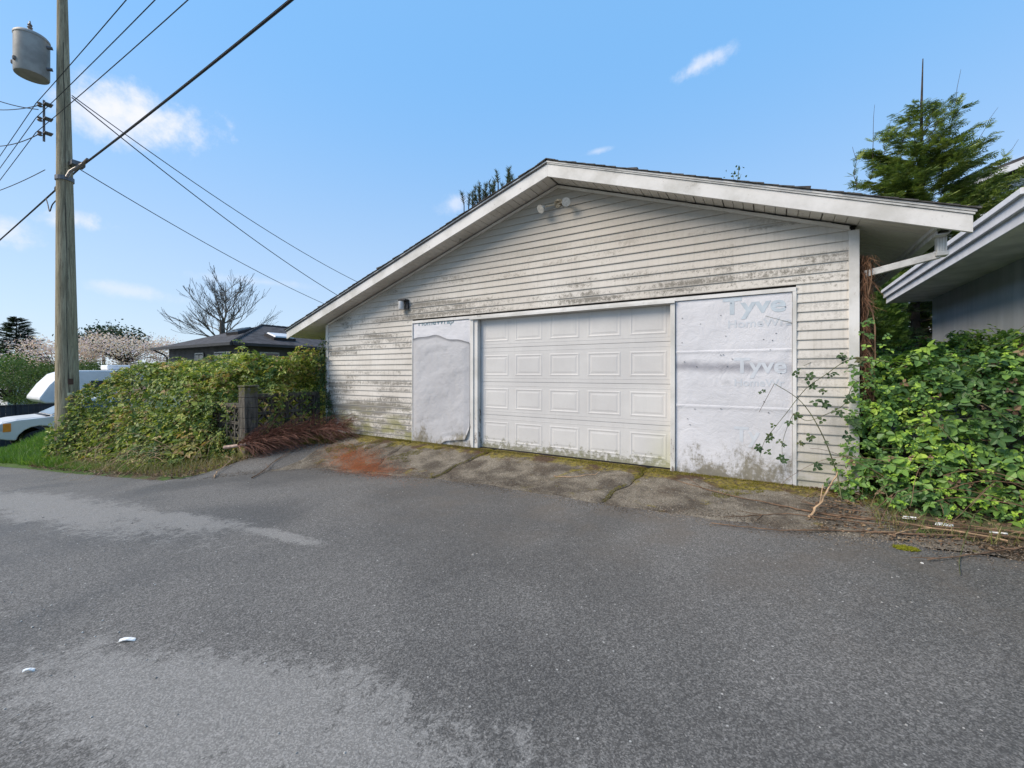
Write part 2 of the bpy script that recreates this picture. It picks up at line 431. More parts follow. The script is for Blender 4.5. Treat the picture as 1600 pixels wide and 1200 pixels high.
M['grass_dry'] = m_leaf('mixed_dry_grass', [(0, (.06, .09, .02)), (.35, (.13, .16, .035)), (.6, (.24, .20, .09)), (1, (.36, .28, .15))], .3)
M['needle'] = m_leaf('spruce_needles', [(0, (.05, .085, .03)), (.4, (.14, .20, .06)), (.7, (.25, .31, .08)), (1, (.36, .42, .11))], .2, .6)
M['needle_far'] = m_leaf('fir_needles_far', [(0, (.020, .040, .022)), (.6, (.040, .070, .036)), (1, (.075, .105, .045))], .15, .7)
M['needle_pine'] = m_leaf('pine_needles', [(0, (.03, .055, .03)), (.6, (.065, .095, .045)), (1, (.12, .15, .07))], .15, .7)
M['cedar'] = m_leaf('cedar_foliage', [(0, (.04, .08, .015)), (.5, (.09, .17, .03)), (1, (.18, .28, .05))], .2, .6)
M['shrub'] = m_leaf('garden_shrub_foliage', [(0, (.030, .055, .018)), (.5, (.075, .120, .030)), (1, (.14, .20, .05))], .25, .6)
M['blossom'] = m_leaf('cherry_blossom', [(0, (.55, .36, .36)), (.5, (.76, .60, .62)), (1, (.86, .78, .80))], .3, .7)
M['pinkfar'] = m_leaf('reddish_twig_haze', [(0, (.26, .17, .14)), (.6, (.42, .28, .24)), (1, (.55, .42, .38))], .2, .7)
M['bark'] = simple('dark_bark', (.060, .048, .038), .9, .3, 9, .5)
M['bark_grey'] = simple('grey_bark', (.15, .13, .11), .9, .3, 9, .5)
M['cane'] = simple('bramble_cane', (.12, .075, .045), .7, .35, 9)
M['cane_green'] = simple('green_bramble_cane', (.10, .11, .045), .6, .35, 9)
M['cane_dead'] = simple('dead_brown_cane', (.17, .105, .065), .85, .35, 7)
M['cane_pale'] = simple('pale_snapped_cane', (.40, .27, .16), .8, .25, 9)
M['branch_red'] = m_leaf('rusty_dry_twigs', [(0, (.09, .040, .028)), (.5, (.22, .10, .068)), (1, (.38, .21, .15))], .05, .8)
M['branch_stem'] = simple('peeled_stem', (.42, .30, .24), .8, .25, 12)
M['vine'] = m_leaf('dead_vine_strands', [(0, (.07, .035, .02)), (.5, (.19, .095, .055)), (1, (.36, .22, .13))], .1, .85)
M['pine_litter'] = m_leaf('orange_conifer_needles', [(0, (.20, .060, .022)), (.5, (.38, .115, .038)), (1, (.52, .21, .09))], .1, .85)
M['moss'] = m_leaf('moss_tufts', [(0, (.055, .048, .008)), (.5, (.14, .125, .012)), (1, (.27, .25, .02))], .2, .9)
M['moss_bright'] = m_leaf('bright_moss', [(0, (.10, .12, .01)), (1, (.30, .30, .02))], .2, .9)
M['pebble'] = m_leaf('loose_grit', [(0, (.10, .095, .09)), (.6, (.28, .27, .25)), (1, (.55, .54, .51))], .0, .8)
M['edge_grit'] = m_leaf('brown_edge_grit', [(0, (.04, .03, .025)), (.5, (.12, .095, .07)), (1, (.30, .26, .21))], 0, .9)
M['paper'] = simple('white_litter', (.78, .78, .76), .6, .05)
M['paint'] = simple('silver_car_paint', (.66, .64, .61), .32, .04, 2, spec=.6, metal=.1)
M['chrome'] = simple('chrome', (.62, .62, .63), .2, .05, metal=.9)
M['black_plastic'] = simple('black_plastic', (.02, .02, .022), .5)
M['tyre'] = simple('tyre_rubber', (.02, .02, .02), .8)
M['amber'] = simple('amber_lens', (.75, .26, .04), .25, .1)
M['lens'] = simple('clear_lens', (.50, .51, .52), .15, .1, spec=.6)
def m_glass():
    t = NT('dark_window_glass'); t.col((.045, .055, .065, 1)).rough(.06).spec(.8); return t.m
M['glass'] = m_glass()
M['windscreen'] = simple('windscreen_glass', (.17, .20, .22), .08, .2, 2, spec=.8)
M['rv'] = simple('trailer_white', (.74, .74, .74), .4, .05, 2)
M['rv_grey'] = simple('trailer_stripe_grey', (.22, .22, .24), .4, .05, 2)
M['fence_navy'] = simple('navy_fence_board', (.022, .030, .042), .6, .2, 4)
M['wall_dark'] = simple('charcoal_cladding', (.085, .082, .086), .8, .15, 2, .3)
M['gutter_dark'] = simple('dark_gutter', (.040, .037, .038), .5)
M['winframe'] = simple('white_window_frame', (.55, .55, .55), .5)
M['white_siding'] = simple('white_siding', (.62, .63, .66), .6, .08, 2)
M['shed'] = simple('brown_shed_roof', (.12, .075, .06), .85, .3, 8)
M['wood_dark'] = simple('dark_fence_wood', (.09, .075, .06), .9, .25, 6)
M['dark'] = simple('unlit_interior', (.02, .02, .02), .9)

# ------------------------------------------------------------------ mesh helpers
WL = {}
def tag(o, label=None, cat=None, group=None, kind=None):
    if label: o['label'] = label
    if cat: o['category'] = cat
    if group: o['group'] = group
    if kind: o['kind'] = kind
    return o
def empty(name, loc, rz=0.0, **k):
    o = bpy.data.objects.new(name, None); o.location = loc; o.rotation_euler = (0, 0, rz)
    o.empty_display_size = .2
    col.objects.link(o); WL[o.name] = (Vector(loc), rz); tag(o, **k); return o
def link(name, me, mat, parent=None, centre=None, **k):
    """link mesh whose vertices are in world space (or in the parent's local space if the root is rotated)"""
    o = bpy.data.objects.new(name, me); col.objects.link(o)
    if mat is not None and not me.materials:
        me.materials.append(mat)
    n = len(me.vertices)
    if centre is None and n:
        a = np.empty(n * 3); me.vertices.foreach_get('co', a); a = a.reshape(-1, 3)
        c = (a.min(0) + a.max(0)) / 2; c[2] = a[:, 2].min()
        a -= c; me.vertices.foreach_set('co', a.ravel()); me.update()
        centre = Vector(c)
    centre = Vector(centre)
    if parent is not None:
        o.parent = parent
        pl, rz = WL[parent.name]
        o.location = centre - pl if rz == 0.0 else centre
        WL[o.name] = (centre, rz)
    else:
        o.location = centre; WL[o.name] = (centre, 0.0)
    tag(o, **k)
    return o
# in a rotated root everything is written in the root's local frame: its own origin counts as zero
def rot_root(name, loc, rz, **k):
    o = empty(name, loc, rz, **k); WL[o.name] = (Vector((0, 0, 0)), 0.0); return o

def mesh_np(name, V, faces, sizes=None, smooth=False):
    me = bpy.data.meshes.new(name)
    V = np.asarray(V, dtype=np.float32).reshape(-1, 3)
    F = np.asarray(faces, dtype=np.int32)
    if F.ndim == 2:
        nf, k = F.shape; starts = np.arange(nf, dtype=np.int32) * k; loops = F.ravel()
    me.vertices.add(len(V)); me.vertices.foreach_set('co', V.ravel())
    me.loops.add(len(loops)); me.loops.foreach_set('vertex_index', loops)
    me.polygons.add(nf); me.polygons.foreach_set('loop_start', starts)
    me.polygons.foreach_set('use_smooth', np.full(nf, smooth))
    me.update(calc_edges=True)
    return me

class MB:
    def __init__(s): s.v = []; s.f = []
    def quad(s, a, b, c, d):
        i = len(s.v); s.v += [a, b, c, d]; s.f.append((i, i + 1, i + 2, i + 3)); return s
    def box(s, x0, x1, y0, y1, z0, z1):
        i = len(s.v)
        s.v += [(x0, y0, z0), (x1, y0, z0), (x1, y1, z0), (x0, y1, z0), (x0, y0, z1), (x1, y0, z1), (x1, y1, z1), (x0, y1, z1)]
        s.f += [tuple(i + q for q in f) for f in ((0, 3, 2, 1), (4, 5, 6, 7), (0, 1, 5, 4), (1, 2, 6, 5), (2, 3, 7, 6), (3, 0, 4, 7))]
        return s
    def prism(s, pts, axis, a, b):
        """polygon pts in the two other axes, extruded along axis from a to b"""
        n = len(pts); i = len(s.v)
        def mk(p, t):
            return (t, p[0], p[1]) if axis == 'x' else ((p[0], t, p[1]) if axis == 'y' else (p[0], p[1], t))
        s.v += [mk(p, a) for p in pts] + [mk(p, b) for p in pts]
        s.f.append(tuple(range(i, i + n))); s.f.append(tuple(range(i + 2 * n - 1, i + n - 1, -1)))
        for k in range(n):
            q = (k + 1) % n; s.f.append((i + k, i + n + k, i + n + q, i + q))
        return s
    def tube(s, pts, rad, seg=6, cap=True):
        pts = [Vector(p) for p in pts]; n = len(pts)
        if not hasattr(rad, '__len__'): rad = [rad] * n
        i0 = len(s.v); prev = None
        for k, p in enumerate(pts):
            d = (pts[min(k + 1, n - 1)] - pts[max(k - 1, 0)])
            d = d.normalized() if d.length > 1e-9 else Vector((0, 0, 1))
            if prev is None:
                u = d.orthogonal().normalized()
            else:
                u = (prev - d * prev.dot(d)); u = u.normalized() if u.length > 1e-6 else d.orthogonal().normalized()
            prev = u; w = d.cross(u)
            for j in range(seg):
                a = 2 * math.pi * j / seg
                s.v.append(tuple(p + (u * math.cos(a) + w * math.sin(a)) * rad[k]))
        for k in range(n - 1):
            for j in range(seg):
                a = i0 + k * seg + j; b = i0 + k * seg + (j + 1) % seg
                s.f.append((a, b, b + seg, a + seg))
        if cap:
            s.f.append(tuple(i0 + j for j in range(seg))[::-1]); s.f.append(tuple(i0 + (n - 1) * seg + j for j in range(seg)))
        return s
    def lathe(s, prof, c, seg=20):
        """profile of (radius, z) about a vertical axis through c=(x,y)"""
        i0 = len(s.v)
        for r, z in prof:
            for j in range(seg):
                a = 2 * math.pi * j / seg; s.v.append((c[0] + r * math.cos(a), c[1] + r * math.sin(a), z))
        for k in range(len(prof) - 1):
            for j in range(seg):
                a = i0 + k * seg + j; b = i0 + k * seg + (j + 1) % seg
                s.f.append((a, b, b + seg, a + seg))
        s.f.append(tuple(i0 + j for j in range(seg))[::-1]); s.f.append(tuple(i0 + (len(prof) - 1) * seg + j for j in range(seg)))
        return s
    def mesh(s, name, smooth=False):
        me = bpy.data.meshes.new(name); me.from_pydata([tuple(v) for v in s.v], [], s.f); me.update()
        if smooth:
            for p in me.polygons: p.use_smooth = True
            try: me.set_sharp_from_angle(angle=R(40))
            except Exception: pass
        return me
    def build(s, name, mat, parent=None, smooth=False, bevel=0, **k):
        o = link(name, s.mesh(name, smooth), mat, parent, **k)
        if bevel:
            b = o.modifiers.new('bevel', 'BEVEL'); b.width = bevel; b.segments = 2; b.limit_method = 'ANGLE'
        return o

def sm(t): t = np.clip(t, 0, 1); return t * t * (3 - 2 * t)
# ------------------------------------------------------------------ ground heights
_px = np.arange(-200, 62, .25)
_raw = np.interp(-_px, [-60, -20, -5, 0, 5, 8, 12, 18, 30, 60, 200], [1.7, .5, .05, -.105, -.25, -.45, -.78, -1.26, -2.1, -4, -9])
_k = np.ones(9) / 9
_sm = np.convolve(np.pad(_raw, 4, mode='edge'), _k, 'valid')
def Rz(X): return np.interp(X, _px, _sm)
EX = [-200, -17.2, -15, -12.5, -9.6, -8.3, -7.75, -7.3, -6.85, -6.44, -5.45, -3.7, -3.1, -1.6, -.5, .5, 1.6, 3, 60]
EY = [2.2, 2.29, 2.45, 2.52, 2.72, 2.82, 2.98, 3.4, 3.95, 4.26, 4.17, 4.36, 4.40, 4.29, 4.29, 4.36, 4.45, 4.55, 4.7]
def Ey(X): return np.interp(X, EX, EY)
WBX = [-200, -40, -22, -17, -14, -11, -9.2, -8.3, -8.0, -7.0, -5, 3, 60]
def WB(X):
    return np.interp(X, WBX, [-9.5, -2.9, -1.62, -1.15, -.85, -.50, -.32, -.18, -.02, -.015, -.01, -.01, 1.2])
def H(X, Y):
    X = np.asarray(X, float); Y = np.asarray(Y, float)
    e = Ey(X); t = sm((Y - e) / np.maximum(5.5 - e, .5))
    h = Rz(X) * (1 - t) + WB(X) * t
    h = h + .62 * np.exp(-((X + 18.2) / 2.3) ** 2 - ((Y - 3.6) / .75) ** 2) * (Y > e)
    h = h + .16 * np.exp(-((X + 13.5) / 2.5) ** 2) * sm((Y - e) / 1.0) * sm((7 - Y) / 2)
    return h
def Hs(x, y): return float(H(x, y))

def grid_mesh(name, xs, ys, zf):
    X, Y = np.meshgrid(xs, ys, indexing='ij'); Z = zf(X, Y)
    nx, ny = X.shape; V = np.stack([X, Y, Z], -1).reshape(-1, 3)
    i = np.arange(nx * ny).reshape(nx, ny)
    F = np.stack([i[:-1, :-1], i[1:, :-1], i[1:, 1:], i[:-1, 1:]], -1).reshape(-1, 4)
    return mesh_np(name, V, F, smooth=True)
def wav(X, Y, s=1.0, seed=0):
    r = np.random.default_rng(seed); o = 0
    for k in range(9):
        a = r.uniform(0, 6.28); f = s * r.uniform(.6, 1.8) * (1.6 ** (k % 4)); p = r.uniform(0, 6.28)
        o = o + np.sin((X * math.cos(a) + Y * math.sin(a)) * f + p) / (1.5 ** (k % 4))
    return o / 5

gx = np.concatenate([[-4000, -1500, -600, -300, -150, -90, -60, -45], np.arange(-38, 8, .16), [9, 11, 14, 20, 35, 60, 120, 300, 1000, 4000]])
gy = np.concatenate([[-4000, -1000, -300, -100, -40, -20, -12], np.arange(-9, 1.9, .5), np.arange(1.9, 6.2, .08), np.arange(6.3, 16, .4), [18, 22, 30, 45, 70, 120, 300, 900, 2500, 5000]])
def gz(X, Y):
    e = Ey(X)
    h = H(np.clip(X, -200, 60), Y)
    edge = sm((Y - e) / .35)
    rg = np.where(Y < e, -.03, 0)
    ap = (X > -8.12) & ((X > -7.3) | (Y < 4.75)) & (X < .95) & (Y > e - .1) & (Y < 5.7)
    rough = .018 * wav(X, Y, 6, 3) * edge * ((X < -8.4) | (X > 1.0)) * (np.abs(X) < 60)
    return h + rg + rough - .035 * ap + (.025 * edge) * ((X < -7.9) | (X > 1.0)) * (Y < 9)
link('ground', grid_mesh('ground', gx, gy, gz), M['soil'], kind='structure')

# lane: one asphalt sheet whose garage-side edge follows the verge
rx = np.concatenate([np.arange(-90, -20, 2.0), np.arange(-20, 6, .08), np.arange(6, 40, 1.0)])
rv = np.concatenate([np.linspace(0, .55, 10), np.linspace(.58, .985, 60), [1.0]])
Xr = np.repeat(rx[:, None], len(rv), 1)
er = Ey(rx) + .045 * wav(rx, rx * .3, 9, 5) + .02 * wav(rx, rx, 30, 6)
Yr = -7.5 + (er[:, None] + 7.5) * rv[None]
Zr = np.maximum(Rz(Xr), -50) + .006 * wav(Xr, Yr, 1.3, 8) + .0015 * wav(Xr, Yr, 12, 9)
Zr[:, -1] -= .03 * ((rx < -8.1) | (rx > 1.0))
V = np.stack([Xr, Yr, Zr], -1).reshape(-1, 3); i = np.arange(Xr.size).reshape(Xr.shape)
F = np.stack([i[:-1, :-1], i[1:, :-1], i[1:, 1:], i[:-1, 1:]], -1).reshape(-1, 4)
link('road', mesh_np('road', V, F, smooth=True), M['asphalt'], kind='structure')

# asphalt ramp rising from the lane towards the garage corner
U, W = np.meshgrid(np.linspace(0, 1, 40), np.linspace(0, 1, 40), indexing='ij')
X = -8.06 + 1.9 * U + (.10 + .03 * np.sin(W * 14)) * (1 - W) * (U < .02)
yt = np.interp(X, [-8.1, -7.9, -7.0, -6.1], [3.86, 4.55, 4.98, 4.7]) + .04 * wav(X, X, 8, 15); yb_ = Ey(X) - .12
Y = yb_ + (yt - yb_) * W
Z = H(X, Y) + .004 + .003 * wav(X, Y, 7, 16) - .028 * ((W > .999) | (U < .001))
Z = np.where(Y < Ey(X) + .05, np.maximum(Rz(X) - .004, H(X, Y) - .006), Z)
i = np.arange(X.size).reshape(X.shape); F = np.stack([i[:-1, :-1], i[1:, :-1], i[1:, 1:], i[:-1, 1:]], -1).reshape(-1, 4)
link('driveway_ramp', mesh_np('driveway_ramp', np.stack([X, Y, Z], -1).reshape(-1, 3), F, smooth=True), M['asphalt'], kind='structure')

# concrete apron in front of the garage: broken slabs with mossy joints
apron = empty('concrete_apron', (-3.5, 4.9, 0), kind='structure')
cuts = [(-7.05, .0), (-5.55, .35), (-3.75, -.25), (-1.32, -.22), (.95, .5)]
for k in range(4):
    (xa, sa), (xb, sb) = cuts[k], cuts[k + 1]
    U = np.linspace(0, 1, 46); W = np.linspace(0, 1, 26)
    UU, WW = np.meshgrid(U, W, indexing='ij')
    wob = lambda w, s: .035 * np.sin(w * 9 + s * 7) + .02 * np.sin(w * 23 + s)
    XA = xa + sa * (1 - WW) + wob(WW, k) + .006; XB = xb + sb * (1 - WW) + wob(WW, k + 1) - .006
    X = XA + (XB - XA) * UU
    e = Ey(X) - .05 + .05 * wav(X, X * .5, 7, 12) + .02 * wav(X, X, 31, 13)
    Y = e + (5.60 - e) * WW
    Z = H(X, Y) + .012 + .003 * wav(X, Y, 5, 20 + k)
    edge = (UU < .001) | (UU > .999) | (WW < .001)
    Z = Z - .022 * edge
    V = np.stack([X, Y, Z], -1).reshape(-1, 3); i = np.arange(X.size).reshape(X.shape)
    F = np.stack([i[:-1, :-1], i[1:, :-1], i[1:, 1:], i[:-1, 1:]], -1).reshape(-1, 4)
    link('slab', mesh_np('slab', V, F, smooth=True), M['apron'], apron)

# ------------------------------------------------------------------ GARAGE
WY = 5.545                       # face of the gable wall
XL, XR, XA = -8.07, .77, -2.63   # wall corners and ridge
gar = empty('garage', (-3.65, 9.0, 0), label='weathered white detached garage with lap siding, wide panelled door and house wrap on both sides', cat='garage')
def rl(x):                       # underside of the rake along the wall
    return 3.975 - .313 * (XA - x) if x < XA else 3.975 - .362 * (x - XA)
def xl_at(z): return max(XL + .05, XA - (3.965 - z) / .315)
def xr_at(z): return min(XR - .06, XA + (3.965 - z) / .362)
OX0, OX1, OZ = -5.535, .215, 2.165   # whole wrapped opening
DX0, DX1, DZ = -4.07, -1.066, 2.11   # door opening
C = .1016
def board(x0b, x1b, x0t, x1t, z0, z1):
    m = MB(); j = random.uniform(-.0012, .0012)
    yb, yt, yk = WY - .016 + j, WY - .001, WY + .012
    n = max(1, int((x1b - x0b) / 1.2))
    for k in range(n + 1):
        f = k / n; xb = x0b + (x1b - x0b) * f; xt = x0t + (x1t - x0t) * f; s = random.uniform(-.0014, .0014)
        m.v += [(xb, yk, z0 + s), (xb, yb, z0 + s), (xb, yb - .0005, z0 + .010 + s), (xt, yt, z1)]
    for k in range(n):
        a = 4 * k
        m.f += [(a, a + 4, a + 5, a + 1), (a + 1, a + 5, a + 6, a + 2), (a + 2, a + 6, a + 7, a + 3), (a + 3, a + 7, a + 4, a)]
    m.f += [(0, 1, 2, 3), (4 * n + 3, 4 * n + 2, 4 * n + 1, 4 * n)]
    return m
z = -.03; k = 0
while z < 3.93:
    z1 = z + C + .004
    la, lb, ra, rb = xl_at(z), xl_at(z1), xr_at(z), xr_at(z1)
    if z1 < 2.26 and z < OZ - .03:
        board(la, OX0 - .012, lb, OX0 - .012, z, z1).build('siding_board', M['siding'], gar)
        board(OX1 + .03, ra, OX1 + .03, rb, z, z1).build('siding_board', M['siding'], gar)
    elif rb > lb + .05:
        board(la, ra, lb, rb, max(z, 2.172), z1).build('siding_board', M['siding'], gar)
    z += C; k += 1
# sheathing behind the siding, side and back walls
sh = MB()
sh.prism([(XL + .02, -.3), (OX0, -.3), (OX0, rl(OX0)), (XL + .02, rl(XL))], 'y', WY + .014, WY + .10)
sh.prism([(OX1, -.3), (XR - .02, -.3), (XR - .02, rl(XR)), (OX1, rl(OX1))], 'y', WY + .014, WY + .10)
sh.prism([(OX0, OZ), (OX1, OZ), (OX1, rl(OX1)), (XA, 3.975), (OX0, rl(OX0))], 'y', WY + .014, WY + .10)
sh.build('gable_sheathing', M['dark'], gar)
def side_wall(x, s):
    m = MB(); zz = -.3; top = rl(x) - .02
    while zz < top:
        z1 = min(zz + C, top); o = .015 * s
        m.prism([(x + o, zz), (x + o, zz + .01), (x, z1), (x - s * .05, z1), (x - s * .05, zz)], 'y', WY + .103, 12.45); zz += C
    return m
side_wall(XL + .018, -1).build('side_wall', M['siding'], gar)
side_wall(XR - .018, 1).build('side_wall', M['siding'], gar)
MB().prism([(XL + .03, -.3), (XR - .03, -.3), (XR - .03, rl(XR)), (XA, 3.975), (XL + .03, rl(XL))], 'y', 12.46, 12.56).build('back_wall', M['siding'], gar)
MB().box(-8.0, .7, WY + .30, 12.3, -.1, -.03).build('floor_slab', M['block'], gar)
# corner trims
MB().box(XL - .012, XL + .062, WY - .028, WY + .10, -.06, rl(XL) - .02).build('corner_trim', M['trim'], gar, bevel=.003)
MB().box(XR - .075, XR + .012, WY - .030, WY + .10, -.10, rl(XR) - .035).build('corner_trim', M['trim'], gar, bevel=.003)
# channel under the rake on the wall, where siding ends
for (xa, xb, s) in ((XL + .06, XA, 1), (XA, XR - .07, 1)):
    za, zb = rl(xa) - .012, rl(xb) - .012
    MB().prism([(xa, za - .038), (xb, zb - .038), (xb, zb), (xa, za)], 'y', WY - .030, WY - .004).build('rake_channel', M['soffit'], gar)

# rake boards, soffits and roof
FY0, FY1 = 5.195, 5.227
RL0, RR0 = (-8.99, 1.975), (1.502, 2.46)
AP = (XA, 3.962)
def rake(p, q, h0, h1, name, mat, y0, y1, **k):
    return MB().prism([p, q, (q[0], q[1] + h1), (p[0], p[1] + h0)], 'y', y0, y1).build(name, mat, gar, **k)
rake(RL0, (AP[0] - .001, AP[1]), .150, .172, 'rake_board', M['trim'], FY0, FY1)
rake((AP[0] + .001, AP[1]), RR0, .172, .150, 'rake_board', M['trim'], FY0, FY1)
# metal drip edges over the rake boards
rake((RL0[0] - .01, RL0[1] + .151), (AP[0], AP[1] + .173), .018, .018, 'drip_edge', M['gutter_dark'], FY0 - .012, FY1 + .02)
rake((AP[0], AP[1] + .173), (RR0[0] + .01, RR0[1] + .151), .018, .018, 'drip_edge', M['metal_white'], FY0 - .012, FY1 + .02)
def soffit_panels(xa, xb, zfun, y0, y1, w=.30):
    n = int(abs(xb - xa) / w); 
    for k in range(n):
        a = xa + (xb - xa) * k / n + .003; b = xa + (xb - xa) * (k + 1) / n - .003
        m = MB(); nn = 3
        for q in range(nn):
            a2 = a + (b - a) * q / nn + .004; b2 = a + (b - a) * (q + 1) / nn - .004
            m.prism([(a2, zfun(a2)), (b2, zfun(b2)), (b2 + .003, zfun(b2) + .012), (a2 - .003, zfun(a2) + .012)], 'y', y0, y1)
        m.build('soffit_panel', M['soffit'], gar)
zs = lambda x: rl(x) + .012
soffit_panels(XL, XA - .01, zs, FY1, WY - .002)
soffit_panels(XA + .01, XR, zs, FY1, WY - .002)
soffit_panels(RL0[0] + .03, XL, zs, FY1, 12.5, .31)
# right eave: panels run out from the wall, their joints seen edge on
def eave_panel(y0, y1, x0, x1):
    m = MB(); nn = 3
    for q in range(nn):
        a = y0 + (y1 - y0) * q / nn + .005; b = y0 + (y1 - y0) * (q + 1) / nn - .005
        i = len(m.v)
        for (x, dz) in ((x0, 0), (x1, 0), (x1, .012), (x0, .012)):
            m.v += [(x, a, zs(x) + dz), (x, b, zs(x) + dz)]
        m.f += [(i, i + 1, i + 3, i + 2), (i + 2, i + 3, i + 5, i + 4), (i + 4, i + 5, i + 7, i + 6), (i, i + 2, i + 4, i + 6), (i + 1, i + 7, i + 5, i + 3)]
    m.build('soffit_panel', M['soffit'], gar)
y = FY1 + .005
while y < 12.4:
    eave_panel(y, y + .30, XR, 1.27); y += .303
# right eave fascia and gutter
MB().box(1.27, 1.295, FY1, 12.55, rl(1.28) - .02, rl(1.28) + .13).build('eave_fascia', M['trim'], gar)
g = MB(); gp = [(1.297, 2.62), (1.297, 2.50), (1.33, 2.495), (1.385, 2.50), (1.41, 2.56), (1.41, 2.615), (1.40, 2.615), (1.40, 2.56), (1.378, 2.51), (1.305, 2.508), (1.305, 2.62)]
g.prism(gp, 'y', 5.30, 12.55).build('gutter', M['metal_white'], gar)
# downspout: fluted outlet box, long slanting pipe to the wall, strap
ds = MB()
ds.box(1.325, 1.395, 5.40, 5.47, 2.36, 2.503)
dso = ds.build('downspout', M['metal_white'], gar, bevel=.004)
fl = MB()
for k in range(4):
    xx = 1.330 + k * .018; fl.box(xx, xx + .008, 5.394, 5.3995, 2.365, 2.50)
fl.build('outlet_fluting', M['metal_white'], dso)
p0, p1 = Vector((1.355, 5.44, 2.345)), Vector((.835, 5.60, 2.255))
dd = (p1 - p0).normalized(); up = Vector((0, 0, 1)); sd = dd.cross(up).normalized(); u2 = sd.cross(dd)
m = MB(); i = 0
for p in (p0, p1):
    for (a, b) in ((-1, -1), (1, -1), (1, 1), (-1, 1)):
        m.v.append(tuple(p + sd * .026 * a + u2 * .033 * b))
m.f = [(0, 1, 2, 3), (7, 6, 5, 4)] + [(k, k + 4, (k + 1) % 4 + 4, (k + 1) % 4) for k in range(4)]
m.build('slanting_pipe', M['metal_white'], dso, bevel=.004)
MB().box(1.315, 1.405, 5.385, 5.485, 2.325, 2.365).build('elbow', M['metal_white'], dso, bevel=.006)

# roof decks
for (p, q) in (((RL0[0] - .02, RL0[1] + .17), (XA, 4.152)), ((XA, 4.152), (RR0[0] + .02, RR0[1] + .17))):
    MB().prism([p, q, (q[0], q[1] + .02), (p[0], p[1] + .02)], 'y', FY0 - .02, 12.62).build('roof_deck', M['trim'], gar)
# shingle courses, butts stepping up the slope, uneven at the rake
def courses(p, q):
    L = math.hypot(q[0] - p[0], q[1] - p[1]); n = int(L / .142); dx, dz = (q[0] - p[0]) / L, (q[1] - p[1]) / L
    nx, nz = -dz, dx
    if nz < 0: nx, nz = -nx, -nz
    for k in range(n):
        s0 = k * .142 - .01; s1 = min(s0 + .165, L); lift = random.uniform(0, .006) + (.016 if k in (9, 22) else 0)
        t = .011 + lift; yo = FY0 - .032 - random.uniform(0, .014)
        a = (p[0] + dx * s0 + nx * .004, p[1] + dz * s0 + nz * .004); b = (p[0] + dx * s1 + nx * .0045, p[1] + dz * s1 + nz * .0045)
        MB().prism([a, b, (b[0] + nx * .004, b[1] + nz * .004), (a[0] + nx * t, a[1] + nz * t)], 'y', yo, 12.65).build('shingle_course', M['shingle'], gar)
courses((RL0[0] - .03, RL0[1] + .188), (XA - .005, 4.173))
courses((RR0[0] + .03, RR0[1] + .186), (XA + .005, 4.173))
for k in range(24):
    y0 = FY0 - .04 + k * .31
    MB().prism([(XA - .14, 4.140), (XA, 4.190), (XA + .14, 4.136), (XA + .14, 4.146), (XA, 4.201), (XA - .14, 4.150)], 'y', y0, y0 + .30 + random.uniform(0, .008)).build('ridge_cap', M['shingle'], gar)

# opening frame
MB().box(OX0 - .004, OX1 + .03, WY - .026, WY + .03, OZ - .035, OZ + .010).build('head_trim', M['trim'], gar, bevel=.002)
MB().box(OX0 - .012, OX0 + .006, WY - .024, WY + .03, -.06, OZ - .036).build('side_trim', M['trim'], gar)
MB().box(OX1 - .004, OX1 + .032, WY - .024, WY + .03, -.06, OZ - .036).build('side_trim', M['trim'], gar)
def jamb(x0, x1, y0, y1):
    MB().box(x0, x1, y0, y1, -.05, OZ - .037).build('door_jamb', M['jamb'], gar, bevel=.003)
jamb(-4.215, -4.150, WY - .030, WY + .12)
jamb(-4.148, -4.075, WY - .012, WY + .12)
jamb(-1.066, -1.010, WY - .030, WY + .14)
MB().box(-4.074, -1.068, WY - .010, WY + .062, DZ - .005, OZ - .037).build('door_header', M['jamb'], gar)
MB().box(-4.215, -1.010, WY - .050, WY - .031, OZ - .055, OZ - .022).build('header_flashing', M['trim'], gar)

# sectional door: four leaves, five raised panels each
DY = WY + .075
gd = MB().box(DX0 + .006, DX1 - .004, DY + .012, DY + .05, .02, DZ + .06).build('garage_door', M['door'], gar)
zc = [.015, .555, 1.09, 1.64, 2.20]
for r in range(4):
    z0, z1 = zc[r] + .003, min(zc[r + 1] - .003, DZ + .06)
    m = MB().box(DX0 + .004, DX1 - .002, DY, DY + .012, z0, z1)
    m.box(DX0 + .004, DX1 - .002, DY - .002, DY, z0 + .055, z0 + .062); m.box(DX0 + .004, DX1 - .002, DY - .002, DY, z1 - .062, z1 - .055)
    m.build('door_section', M['door'], gd)
    pw = (DX1 - DX0) / 5
    for c in range(5):
        cx = DX0 + pw * (c + .5); a, b = cx - pw * .5 + .062, cx + pw * .5 - .062; c0, c1 = z0 + .095, z0 + .43
        if r == 3: c1 = DZ + .05
        m = MB()
        # moulded frame: outward bevel, sunk groove, raised field
        rings = [(0, 0), (.012, -.0028), (.022, -.0028), (.034, .0022), (.066, -.0025)]
        for (ins, dy) in rings:
            m.v += [(a + ins, DY + dy - .0005, c0 + ins), (b - ins, DY + dy - .0005, c0 + ins), (b - ins, DY + dy - .0005, c1 - ins), (a + ins, DY + dy - .0005, c1 - ins)]
        for q in range(len(rings) - 1):
            for e in range(4):
                f = (e + 1) % 4; m.f.append((4 * q + e, 4 * q + f, 4 * q + 4 + f, 4 * q + 4 + e))
        n = 4 * (len(rings) - 1); m.f.append((n, n + 1, n + 2, n + 3))
        m.build('raised_panel', M['door'], gd)
MB().box(DX0 + .004, DX1 - .002, DY - .012, DY + .05, -.03, .014).build('bottom_seal', M['black_plastic'], gd)
MB().box(DX0 + .01, DX1 - .01, DY - .006, DY - .001, .018, .055).build('bottom_rail', M['door'], gd)
